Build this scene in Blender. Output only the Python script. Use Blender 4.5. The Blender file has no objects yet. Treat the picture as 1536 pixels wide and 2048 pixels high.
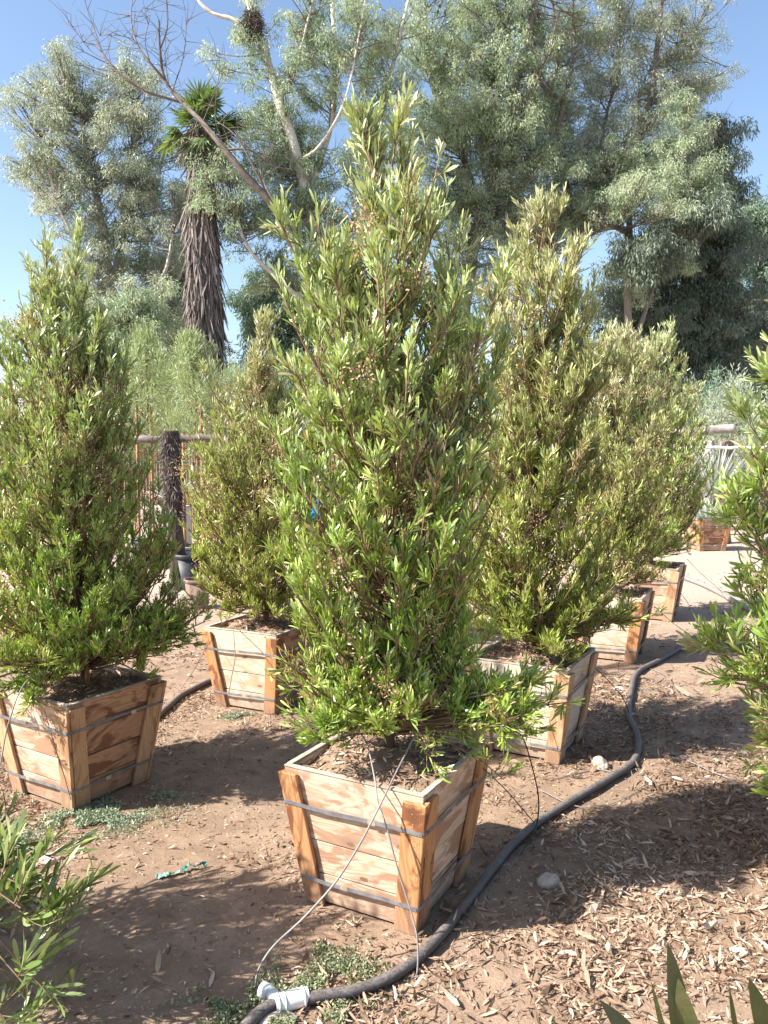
import bpy, bmesh, math, random
import numpy as np
from mathutils import Vector

PI = math.pi
sc = bpy.context.scene
COL = sc.collection
# ------------------------------------------------------------------ camera
F_PX, V_H, H_CAM = 1600.0, 903.0, 1.6
pitch = math.atan((1024 - V_H) / F_PX)
cam_d = bpy.data.cameras.new('camera'); cam = bpy.data.objects.new('camera', cam_d); COL.objects.link(cam)
cam.location = (0, 0, H_CAM); cam.rotation_euler = (PI / 2 - pitch, 0, 0)
cam_d.sensor_fit = 'VERTICAL'; cam_d.sensor_height = 24.0; cam_d.lens = 24.0 * F_PX / 2048
cam_d.clip_start = 0.05; cam_d.clip_end = 2000
sc.camera = cam
# ------------------------------------------------------------------ light
SUN_EL, SUN_AZ = math.radians(41.2), math.radians(252)      # azimuth clockwise from +Y
w = bpy.data.worlds.new('World'); sc.world = w; w.use_nodes = True
nt = w.node_tree; bg = nt.nodes['Background']
sky = nt.nodes.new('ShaderNodeTexSky'); sky.sky_type = 'NISHITA'; sky.sun_disc = False
sky.sun_elevation = SUN_EL; sky.sun_rotation = SUN_AZ
sky.air_density = 1.0; sky.dust_density = 1.3; sky.ozone_density = 1.5
nt.links.new(sky.outputs[0], bg.inputs[0]); bg.inputs[1].default_value = 0.1
sd = bpy.data.lights.new('sun', 'SUN'); sd.energy = 5.0; sd.angle = math.radians(0.5); sd.color = (1.0, 0.945, 0.87)
sun = bpy.data.objects.new('sun', sd); COL.objects.link(sun)
to_sun = Vector((math.sin(SUN_AZ) * math.cos(SUN_EL), math.cos(SUN_AZ) * math.cos(SUN_EL), math.sin(SUN_EL)))
sun.rotation_euler = to_sun.to_track_quat('Z', 'Y').to_euler(); sun.location = to_sun * 40
sc.view_settings.view_transform = 'Standard'; sc.view_settings.look = 'None'
sc.view_settings.gamma = 1; sc.view_settings.exposure = 1.4
sc.cycles.max_bounces = 6; sc.cycles.diffuse_bounces = 2; sc.cycles.glossy_bounces = 2
sc.cycles.transmission_bounces = 4; sc.cycles.transparent_max_bounces = 6

# ------------------------------------------------------------------ surveying helpers (photo bearings to world points)
_F = np.array([0, math.cos(pitch), -math.sin(pitch)]); _U = np.array([0, math.sin(pitch), math.cos(pitch)])
def _ray(u, v): return _F + np.array([(u - 768) / F_PX, 0, 0]) + (1024 - v) / F_PX * _U
def at(u, v, z=0.0):
    d = _ray(u, v); t = (z - H_CAM) / d[2]; return np.array([0, 0, H_CAM]) + d * t
def aty(u, v, Y):
    d = _ray(u, v); return np.array([0, 0, H_CAM]) + d * (Y / d[1])

# ------------------------------------------------------------------ object helpers
def tag(o, label=None, cat=None, group=None, kind=None):
    if label: o['label'] = label
    if cat: o['category'] = cat
    if group: o['group'] = group
    if kind: o['kind'] = kind
    return o
def empty(name, loc, rz=0.0):
    o = bpy.data.objects.new(name, None); o.empty_display_size = 0.1; COL.objects.link(o)
    o.location = loc; o.rotation_euler = (0, 0, rz); return o
def link(name, me, mat=None, parent=None):
    o = bpy.data.objects.new(name, me); COL.objects.link(o)
    if mat is not None: me.materials.append(mat)
    if parent is not None: o.parent = parent
    return o
def np_mesh(name, V, Fq, attrs=None, uv=None, smooth=False):
    """V (n,3); Fq (m,k) all faces with k corners; attrs {name: per-face floats}"""
    me = bpy.data.meshes.new(name); V = np.asarray(V, np.float32); Fq = np.asarray(Fq, np.int32)
    m, k = Fq.shape
    me.vertices.add(len(V)); me.vertices.foreach_set('co', V.ravel())
    me.loops.add(m * k); me.loops.foreach_set('vertex_index', Fq.ravel())
    me.polygons.add(m); me.polygons.foreach_set('loop_start', np.arange(0, m * k, k, dtype=np.int32))
    me.polygons.foreach_set('use_smooth', np.full(m, smooth))
    if uv is not None:
        l = me.uv_layers.new(name='UVMap'); l.data.foreach_set('uv', np.asarray(uv, np.float32).ravel())
    for n, a in (attrs or {}).items():
        at_ = me.attributes.new(n, 'FLOAT', 'FACE'); at_.data.foreach_set('value', np.asarray(a, np.float32))
    me.update(calc_edges=True); me.validate(); return me
def tubes(paths, k=5):
    """paths: list of (pts (n,3), radii (n)); returns V, F"""
    Vs, Fs, off = [], [], 0
    ang = np.linspace(0, 2 * PI, k, endpoint=False)
    for pts, rad in paths:
        P = np.asarray(pts, float); R = np.broadcast_to(np.asarray(rad, float), (len(P),))
        T = np.gradient(P, axis=0); T /= np.linalg.norm(T, axis=1)[:, None] + 1e-9
        ref = np.array([0, 0, 1.0]) if abs(T[0, 2]) < .8 else np.array([1.0, 0, 0])
        A = np.cross(T, ref); A /= np.linalg.norm(A, axis=1)[:, None] + 1e-9; B = np.cross(T, A)
        V = P[:, None] + R[:, None, None] * (np.cos(ang)[None, :, None] * A[:, None] + np.sin(ang)[None, :, None] * B[:, None])
        n = len(P); Vs.append(V.reshape(-1, 3))
        i = np.arange(n - 1)[:, None] * k; j = np.arange(k)[None]; j2 = (j + 1) % k
        Fs.append(np.stack([i + j, i + j2, i + k + j2, i + k + j], -1).reshape(-1, 4) + off); off += n * k
    return np.concatenate(Vs), np.concatenate(Fs)
def spline(pts, n=8):
    """Catmull-Rom through pts"""
    P = np.asarray(pts, float); P = np.vstack([2 * P[0] - P[1], P, 2 * P[-1] - P[-2]]); out = []
    for i in range(1, len(P) - 2):
        for t in np.linspace(0, 1, n, endpoint=False):
            a, b, c, d = P[i - 1], P[i], P[i + 1], P[i + 2]
            out.append(.5 * (2 * b + (c - a) * t + (2 * a - 5 * b + 4 * c - d) * t * t + (3 * b - a - 3 * c + d) * t ** 3))
    out.append(P[-2]); return np.array(out)
def tube_obj(name, pts, rad, mat, parent=None, k=10, n=8):
    p = spline(pts, n); r = rad if np.isscalar(rad) else np.interp(np.linspace(0, 1, len(p)), np.linspace(0, 1, len(rad)), rad)
    V, Fq = tubes([(p, r)], k); return link(name, np_mesh(name, V, Fq, smooth=True), mat, parent)
_LAT = np.random.default_rng(5).random((64, 64, 16))
def vnoise(x, y, z=0.0):
    x = np.asarray(x, float); y = np.broadcast_to(np.asarray(y, float), x.shape); z = np.broadcast_to(np.asarray(z, float), x.shape)
    xi, yi, zi = np.floor(x).astype(int), np.floor(y).astype(int), np.floor(z).astype(int)
    fx, fy, fz = [(f * f * (3 - 2 * f)) for f in (x - xi, y - yi, z - zi)]
    r = 0
    for a in (0, 1):
        for b in (0, 1):
            for c in (0, 1):
                r = r + _LAT[(xi + a) % 64, (yi + b) % 64, (zi + c) % 16] * (fx if a else 1 - fx) * (fy if b else 1 - fy) * (fz if c else 1 - fz)
    return r
def fbm(x, y, o=4): return sum(vnoise(x * 2 ** i, y * 2 ** i, i * 3.3) * .5 ** i for i in range(o)) / (2 - .5 ** (o - 1))
def unit(v): return v / (np.linalg.norm(v, axis=-1, keepdims=True) + 1e-9)

# ------------------------------------------------------------------ materials
class N:
    def __init__(s, name):
        s.m = bpy.data.materials.new(name); s.m.use_nodes = True; s.t = s.m.node_tree; s.t.nodes.clear()
        s.out = s.t.nodes.new('ShaderNodeOutputMaterial')
    def __call__(s, typ, ins=None, **props):
        n = s.t.nodes.new('ShaderNode' + typ)
        for k_, v in props.items(): setattr(n, k_, v)
        for k_, v in (ins or {}).items():
            if isinstance(v, bpy.types.NodeSocket): s.t.links.new(v, n.inputs[k_])
            else: n.inputs[k_].default_value = v
        return n
    def ramp(s, fac, stops):
        n = s('ValToRGB', {0: fac}); e = n.color_ramp.elements
        while len(e) < len(stops): e.new(0.5)
        for el, (p, c) in zip(e, stops): el.position = p; el.color = (*c, 1) if not np.isscalar(c) else (c, c, c, 1)
        return n.outputs[0]
    def mix(s, fac, a, b, mode='MIX'):
        n = s('Mix', data_type='RGBA', blend_type=mode)
        for i, v in ((0, fac), (6, a), (7, b)):
            if isinstance(v, bpy.types.NodeSocket): s.t.links.new(v, n.inputs[i])
            else: n.inputs[i].default_value = v if i == 0 else (*v, 1)
        return n.outputs[2]
    def math(s, op, a, b=0.0):
        return s('Math', {0: a, 1: b}, operation=op).outputs[0]
    def done(s, sh): s.t.links.new(sh, s.out.inputs[0]); return s.m
def leaf_mat(name, stops, tips=None, rough=.42, trans=.28, spec=.5, tr_tint=(1.25, 1.3, .5), under=0.0):
    n = N(name); a = n('Attribute', attribute_name='rnd').outputs['Fac']
    col = n.ramp(a, stops)
    if tips: col = n.mix(n('Attribute', attribute_name='age').outputs['Fac'], col, tips)
    if under: col = n.mix(n.math('MULTIPLY', n('NewGeometry').outputs['Backfacing'], under), col, (.52, .58, .36))
    pr = n('BsdfPrincipled', {'Base Color': col, 'Roughness': rough, 'Specular IOR Level': spec})
    tc = n.mix(1.0, col, tr_tint, 'MULTIPLY')
    tr = n('BsdfTranslucent', {'Color': tc})
    return n.done(n('MixShader', {0: trans, 1: pr.outputs[0], 2: tr.outputs[0]}).outputs[0])
def simple(name, c1, c2, scale=8, rough=.8, bump=.3, spec=.3, detail=6, metal=0, stretch=(1, 1, 1)):
    n = N(name); tc = n('TexCoord').outputs['Object']
    mp = n('Mapping', {0: tc, 'Scale': stretch}).outputs[0]
    nz = n('TexNoise', {0: mp, 'Scale': scale, 'Detail': detail, 'Roughness': .65}).outputs[0]
    col = n.ramp(nz, [(.3, c1), (.7, c2)])
    b = n('Bump', {'Strength': bump, 'Distance': .01, 'Height': nz}).outputs[0]
    return n.done(n('BsdfPrincipled', {'Base Color': col, 'Roughness': rough, 'Specular IOR Level': spec, 'Metallic': metal, 'Normal': b}).outputs[0])
def wood(name, light, dark, stain, stain_amt, knot=(.16, .07, .03), grey=0.0):
    n = N(name); uv = n('UVMap', uv_map='UVMap').outputs[0]; brd = n('Attribute', attribute_name='brd').outputs['Fac']
    off = n('CombineXYZ', {0: n.math('MULTIPLY', brd, 37.0), 1: n.math('MULTIPLY', brd, 91.0), 2: n.math('MULTIPLY', brd, 13.0)}).outputs[0]
    P = n('VectorMath', {0: uv, 1: off}, operation='ADD').outputs[0]
    # cathedral grain: stretched noise through sine bands
    lo = n('TexNoise', {0: n('Mapping', {0: P, 'Scale': (1.6, 9, 1)}).outputs[0], 'Scale': 1.0, 'Detail': 2.0, 'Distortion': .8}).outputs[0]
    bands = n.math('SINE', n.math('MULTIPLY', lo, 75.0))
    fine = n('TexNoise', {0: n('Mapping', {0: P, 'Scale': (6, 220, 1)}).outputs[0], 'Scale': 1.0, 'Detail': 5.0}).outputs[0]
    g = n.math('ADD', n.math('MULTIPLY', n.math('ADD', bands, 1.0), .25), n.math('MULTIPLY', fine, .6))
    col = n.ramp(g, [(.22, dark), (.62, light)])
    tone = n('TexNoise', {0: off, 'Scale': 1.0}).outputs[0]
    col = n.mix(n.ramp(tone, [(.35, 0), (.65, .55)]), col, tuple(c * .78 for c in light))
    # weather stains, soft edged blotches drawn along the grain
    st = n('TexNoise', {0: n('Mapping', {0: P, 'Scale': (3.2, 7, 1)}).outputs[0], 'Scale': 1.0, 'Detail': 5.0, 'Roughness': .6, 'Distortion': 1.6}).outputs[0]
    col = n.mix(n.math('MULTIPLY', n.ramp(st, [(.50, 0), (.57, 1)]), stain_amt), col, stain)
    # knots
    vo = n('TexVoronoi', {0: n('Mapping', {0: P, 'Scale': (4.2, 8.5, 1)}).outputs[0], 'Scale': 1.0, 'Randomness': .9}, voronoi_dimensions='2D')
    keep = n.math('GREATER_THAN', n('SeparateColor', {0: vo.outputs['Color']}).outputs[0], .62)
    rings = n.math('MULTIPLY', n.math('ADD', n.math('SINE', n.math('MULTIPLY', vo.outputs[0], 130.0)), 1.0), .22)
    halo = n.math('MULTIPLY', n.ramp(vo.outputs[0], [(.05, 1), (.26, 0)]), n.math('ADD', rings, .3))
    core = n.ramp(vo.outputs[0], [(.055, 1), (.085, 0)])
    col = n.mix(n.math('MULTIPLY', n.math('MULTIPLY', halo, keep), .9), col, tuple(c * .55 for c in stain))
    col = n.mix(n.math('MULTIPLY', n.math('MULTIPLY', core, keep), .8), col, knot)
    if grey: 
        gz = n('TexNoise', {0: n('Mapping', {0: P, 'Scale': (2, 5, 1)}).outputs[0], 'Scale': 1.4, 'Detail': 3.0}).outputs[0]
        col = n.mix(n.math('MULTIPLY', n.ramp(gz, [(.35, 0), (.6, 1)]), grey), col, (.60, .54, .48))
    # soil splashed up the foot of the box
    oz = n('SeparateXYZ', {0: n('TexCoord').outputs['Object']}).outputs[2]
    dn = n('TexNoise', {0: n('TexCoord').outputs['Object'], 'Scale': 22.0, 'Detail': 6.0, 'Roughness': .7}).outputs[0]
    col = n.mix(n.math('MULTIPLY', n.ramp(n.math('ADD', n.math('MULTIPLY', oz, 2.6), dn), [(.45, 1), (.9, 0)]), .85), col, (.30, .20, .14))
    sc_ = n('TexNoise', {0: n('Mapping', {0: P, 'Scale': (9, 30, 1)}).outputs[0], 'Scale': 1.0, 'Detail': 6.0, 'Roughness': .8}).outputs[0]
    col = n.mix(n.ramp(sc_, [(.60, 0), (.72, .5)]), col, tuple(c * .35 for c in dark))
    b = n('Bump', {'Strength': .35, 'Distance': .002, 'Height': g}).outputs[0]
    return n.done(n('BsdfPrincipled', {'Base Color': col, 'Roughness': .72, 'Specular IOR Level': .25, 'Normal': b}).outputs[0])

M = {}
M['dodo'] = leaf_mat('hopseed_leaf', [(0, (.085, .15, .02)), (.35, (.195, .32, .035)), (.7, (.335, .465, .075)), (.92, (.50, .55, .16)), (1, (.47, .33, .17))], tips=(.42, .46, .27), rough=.34, trans=.2, spec=.6, under=.25)
M['dodo_olive'] = leaf_mat('hopseed_leaf_olive', [(0, (.13, .19, .025)), (.4, (.285, .365, .05)), (.75, (.43, .48, .11)), (.92, (.55, .54, .19)), (1, (.52, .39, .22))], tips=(.48, .46, .31), rough=.36, trans=.2, spec=.5, under=.22)
M['dodo_dark'] = leaf_mat('hopseed_leaf_deep_green', [(0, (.07, .12, .03)), (.5, (.12, .19, .045)), (.85, (.18, .26, .07)), (1, (.33, .38, .14))], tips=(.2, .28, .08), rough=.36, trans=.3, under=.25)  # darker green leaf ramp for the two lower corner shrubs
M['euc'] = leaf_mat('eucalyptus_leaf', [(0, (.18, .24, .15)), (.5, (.38, .445, .295)), (.85, (.51, .55, .37)), (1, (.57, .55, .38))], rough=.45, trans=.4, tr_tint=(1.0, 1.12, .85))  # background haze is put into the colour: leaves paled and brightened
M['euc_warm'] = leaf_mat('eucalyptus_leaf_warm', [(0, (.20, .24, .18)), (.5, (.39, .43, .33)), (.85, (.49, .52, .40)), (1, (.55, .51, .38))], rough=.45, trans=.4, tr_tint=(1.05, 1.1, .85))  # same haze paleness carried by the leaf colour
M['euc_blue'] = leaf_mat('pepper_leaf_blue', [(0, (.10, .16, .12)), (.5, (.20, .28, .20)), (1, (.32, .40, .29))], rough=.5, trans=.3, tr_tint=(1, 1.15, .8))
M['dark_leaf'] = leaf_mat('dark_tree_leaf', [(0, (.07, .10, .075)), (.5, (.15, .19, .14)), (1, (.26, .31, .22))], rough=.55, trans=.25, tr_tint=(1, 1.1, .8))
M['acacia'] = leaf_mat('willowy_leaf', [(0, (.20, .25, .13)), (.5, (.32, .38, .22)), (1, (.42, .46, .30))], rough=.5, trans=.3)
M['palm_leaf'] = leaf_mat('palm_frond', [(0, (.06, .10, .04)), (.6, (.13, .19, .085)), (1, (.30, .36, .18))], rough=.35, trans=.3)
M['dead_frond'] = leaf_mat('dead_frond', [(0, (.10, .085, .08)), (.5, (.24, .20, .185)), (1, (.46, .41, .38))], rough=.8, trans=.05, spec=.1)
M['spiky'] = leaf_mat('silver_blade', [(0, (.28, .33, .30)), (.5, (.45, .5, .47)), (1, (.62, .64, .6))], rough=.5, trans=.1)
M['litter'] = leaf_mat('dry_leaf', [(0, (.11, .068, .045)), (.3, (.235, .15, .10)), (.6, (.39, .27, .185)), (.87, (.53, .41, .305)), (1, (.64, .54, .43))], rough=.75, trans=.06, spec=.2, tr_tint=(1.1, .9, .6))
M['seed'] = leaf_mat('seed_capsule', [(0, (.20, .11, .06)), (.5, (.44, .30, .185)), (1, (.62, .49, .34))], rough=.7, trans=.25, spec=.2, tr_tint=(1.1, .85, .5))
M['cover'] = leaf_mat('ground_cover_leaf', [(0, (.14, .18, .125)), (.5, (.25, .30, .21)), (1, (.38, .43, .31))], rough=.6, trans=.2)
M['cover_y'] = leaf_mat('ground_cover_leaf_yellow', [(0, (.13, .15, .085)), (.5, (.24, .27, .15)), (1, (.37, .39, .23))], rough=.6, trans=.2)
M['broad'] = simple('broad_leaf', (.045, .08, .02), (.15, .13, .06), 28, .4, .15, spec=.5)
M['bark'] = simple('shrub_bark', (.05, .03, .02), (.17, .105, .07), 30, .9, .8, stretch=(1, 1, .25))
M['stem'] = simple('shrub_stem', (.14, .09, .055), (.30, .21, .13), 25, .8, .3)
M['twig'] = simple('grey_twig', (.10, .08, .07), (.24, .20, .17), 6, .9, .4)
M['white_bark'] = simple('pale_gum_bark', (.40, .35, .30), (.72, .68, .62), 1.6, .75, .3, stretch=(1, 1, .5))
M['grey_bark'] = simple('grey_bark', (.10, .085, .075), (.27, .23, .20), 3, .9, .6, stretch=(1, 1, .3))
M['shag'] = simple('charred_shaggy_bark', (.02, .016, .014), (.12, .09, .075), 14, .95, .9, stretch=(1, 1, .3))
M['pine'] = wood('pine_boards_pale', (.62, .465, .34), (.41, .265, .17), (.33, .175, .10), .85, grey=.12)
M['pine_brown'] = wood('pine_boards_brown', (.48, .285, .175), (.33, .18, .105), (.16, .07, .04), .85)
M['pine_grey'] = wood('pine_boards_greyed', (.64, .53, .41), (.43, .33, .23), (.46, .27, .14), .6, grey=.35)
M['rim'] = wood('rim_wood', (.46, .39, .32), (.31, .25, .19), (.25, .18, .13), .6, grey=.35)
M['batten'] = wood('batten_orange', (.50, .265, .12), (.34, .155, .065), (.17, .065, .03), .9)
M['batten_tan'] = wood('batten_tan', (.57, .36, .21), (.41, .235, .125), (.24, .12, .06), .6)
M['strap'] = simple('steel_strap', (.11, .10, .10), (.26, .27, .29), 20, .5, .1, metal=.3)
M['nail'] = simple('nail_head', (.5, .42, .3), (.7, .6, .45), 20, .35, .1, metal=.6)
def hose_mat():
    n = N('poly_hose'); o = n('TexCoord').outputs['Object']; a = n('TexNoise', {0: o, 'Scale': 14.0, 'Detail': 6.0, 'Roughness': .7}).outputs[0]; f = n('TexNoise', {0: o, 'Scale': 120.0, 'Detail': 4.0}).outputs[0]
    up = n('SeparateXYZ', {0: n('NewGeometry').outputs['Normal']}).outputs[2]      # dust settled on the upper side
    d = n.math('MULTIPLY', n.ramp(n.math('ADD', n.math('MULTIPLY', up, .35), a), [(.45, .05), (.95, .75)]), n.ramp(f, [(.35, .4), (.6, 1)]))
    col = n.mix(d, (.022, .023, .028), (.26, .22, .19)); b = n('Bump', {'Strength': .3, 'Distance': .002, 'Height': f}).outputs[0]
    return n.done(n('BsdfPrincipled', {'Base Color': col, 'Roughness': n.ramp(d, [(0, .38), (.6, .9)]), 'Normal': b}).outputs[0])
M['hose'] = hose_mat()
M['drip'] = simple('drip_tube_black', (.02, .02, .02), (.05, .05, .05), 20, .4, .1)
M['drip_grey'] = simple('drip_tube_grey', (.17, .16, .15), (.30, .28, .26), 20, .5, .1)
M['pvc'] = simple('white_pvc', (.62, .61, .58), (.82, .81, .78), 14, .4, .1, spec=.5)
M['clear'] = simple('dusty_plastic', (.38, .42, .42), (.6, .64, .63), 14, .3, .1, spec=.6)
M['green_tape'] = simple('green_tape', (0, .14, .105), (.03, .26, .20), 30, .4, .2)
M['pale_tape'] = simple('faded_green_tape', (.14, .42, .33), (.30, .58, .46), 30, .45, .2)
M['blue_tape'] = simple('blue_tape', (0, .14, .32), (.01, .25, .48), 30, .4, .2)
M['rock'] = simple('tan_stone', (.30, .25, .20), (.56, .48, .40), 12, .9, .8)
M['rock_pink'] = simple('pink_stone', (.42, .27, .22), (.60, .44, .38), 12, .9, .6)
M['pot'] = simple('black_nursery_pot', (.02, .021, .024), (.06, .062, .068), 12, .5, .1)
M['pot_white'] = simple('white_bucket', (.45, .43, .40), (.62, .60, .56), 12, .5, .1)
M['log'] = simple('weathered_log', (.14, .12, .11), (.46, .41, .37), 5, .9, .7, stretch=(.4, 3, 3))
M['post'] = simple('old_post', (.12, .075, .055), (.27, .19, .15), 5, .9, .5, stretch=(3, 3, .4))
M['reed'] = simple('reed_fence', (.15, .085, .055), (.34, .22, .16), 14, .85, .4, stretch=(4, 4, .2))
M['stake'] = simple('orange_stake', (.20, .10, .05), (.38, .21, .11), 12, .8, .3, stretch=(3, 3, .4))
M['wallm'] = simple('cream_block', (.46, .41, .34), (.62, .56, .48), 6, .9, .5)

def ground_mat(name='dry_dirt'):
    n = N(name); g = n('TexCoord').outputs['Object']
    big = n('TexNoise', {0: g, 'Scale': .55, 'Detail': 4.0, 'Roughness': .55}).outputs[0]
    mid = n('TexNoise', {0: g, 'Scale': 7.0, 'Detail': 8.0, 'Roughness': .7}).outputs[0]
    fine = n('TexNoise', {0: g, 'Scale': 90.0, 'Detail': 5.0, 'Roughness': .8}).outputs[0]
    col = n.ramp(mid, [(.3, (.18, .12, .08)), (.55, (.295, .205, .14)), (.75, (.41, .305, .22))])
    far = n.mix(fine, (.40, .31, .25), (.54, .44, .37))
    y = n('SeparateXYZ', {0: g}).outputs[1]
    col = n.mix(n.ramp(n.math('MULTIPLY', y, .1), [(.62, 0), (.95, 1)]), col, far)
    col = n.mix(n.math('MULTIPLY', n.ramp(big, [(.42, 0), (.62, 1)]), .4), col, (.445, .335, .25))
    col = n.mix(n.ramp(fine, [(.35, .35), (.6, 0)]), col, (.14, .095, .07))
    vo = n('TexVoronoi', {0: g, 'Scale': 42.0})
    peb = n.math('MULTIPLY', n.ramp(vo.outputs[0], [(.16, 1), (.3, 0)]), n.math('GREATER_THAN', n('SeparateColor', {0: vo.outputs['Color']}).outputs[1], .72))
    col = n.mix(n.math('MULTIPLY', peb, .7), col, n.mix(n('SeparateColor', {0: vo.outputs['Color']}).outputs[2], (.3, .2, .15), (.6, .5, .42)))
    h = n.math('ADD', n.math('MULTIPLY', mid, .6), n.math('ADD', n.math('MULTIPLY', fine, .35), n.math('MULTIPLY', peb, .3)))
    b = n('Bump', {'Strength': .9, 'Distance': .015, 'Height': h}).outputs[0]
    return n.done(n('BsdfPrincipled', {'Base Color': col, 'Roughness': .95, 'Specular IOR Level': .1, 'Normal': b}).outputs[0])
M['ground'] = ground_mat()

# ------------------------------------------------------------------ ground
BOXES = {  # x, y, yaw
 'A': (.018, 2.826, .286), 'B': (-1.45, 3.734, .233), 'L': (-.765, 5.044, .33), 'C': (.811, 4.279, .276),
 'D': (1.793, 6.223, .323), 'E': (2.604, 7.708, .311), 'M': (-.02, 6.62, .31),
 'F': (1.9, 2.95, .29), 'G': (-1.72, 2.22, .24), 'K': (.52, .46, .3)}
def gz(x, y):
    """terrain height"""
    x = np.asarray(x, float); y = np.asarray(y, float)
    h = (fbm(x * .9, y * .9, 3) - .5) * .05 + (fbm(x * 5 + 9, y * 5, 3) - .5) * .022
    d = np.full(x.shape, 9.0)
    for bx, by, _ in BOXES.values(): d = np.minimum(d, np.hypot(x - bx, y - by))
    m = np.clip((d - .33) / .3, 0, 1)
    far = np.clip((14 - np.hypot(x, y)) / 8, 0, 1)
    return h * m * far
def coords(lo, hi, a, b, step):
    mid = np.arange(a, b + 1e-6, step); l = [a]; s = step
    while l[-1] > lo: s *= 1.18; l.append(l[-1] - s)
    r = [mid[-1]]; s = step
    while r[-1] < hi: s *= 1.18; r.append(r[-1] + s)
    return np.concatenate([np.array(l[1:])[::-1], mid, np.array(r[1:])])
gx = coords(-700, 700, -2.6, 3.6, .03); gy = coords(-60, 1400, 1.6, 8.0, .03)
X, Y = np.meshgrid(gx, gy); Z = gz(X, Y)
nx, ny = len(gx), len(gy)
idx = np.arange(nx * ny).reshape(ny, nx)
Fq = np.stack([idx[:-1, :-1], idx[:-1, 1:], idx[1:, 1:], idx[1:, :-1]], -1).reshape(-1, 4)
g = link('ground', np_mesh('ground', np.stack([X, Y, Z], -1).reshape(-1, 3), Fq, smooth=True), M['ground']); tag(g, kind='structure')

# ------------------------------------------------------------------ leaf strips
T_ST = np.array([0, .3, .62, .88, 1.0]); W_ST = np.array([.14, .55, 1.0, .78, .18])
def strips(base, d, side, L, Wd, bend, twist=None, T=T_ST, Wt=W_ST, fold=0.0):
    """many leaf blades at once -> V, F, faces per blade"""
    n = len(base); d = unit(d); side = unit(side - (side * d).sum(1, keepdims=True) * d); nrm = np.cross(d, side)
    k = len(T); V = np.empty((n, k, 2, 3))
    for i, (t, wt) in enumerate(zip(T, Wt)):
        p = base + d * (L * t)[:, None] + nrm * (L * bend * t * t)[:, None]
        s = side
        if twist is not None:
            a = (twist * t)[:, None]; s = side * np.cos(a) + nrm * np.sin(a)
        V[:, i, 0] = p - s * (Wd * wt * .5)[:, None]; V[:, i, 1] = p + s * (Wd * wt * .5)[:, None]
    o = (np.arange(n) * k * 2)[:, None, None]; i = (np.arange(k - 1) * 2)[None, :, None]
    Fq = (o + i + np.array([0, 1, 3, 2])[None, None]).reshape(-1, 4)
    return V.reshape(-1, 3), Fq, k - 1
T3 = np.array([0, .58, 1.0]); W3 = np.array([.2, 1.0, .25])
def rand_dirs(r, n): return unit(r.normal(size=(n, 3)))

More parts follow.
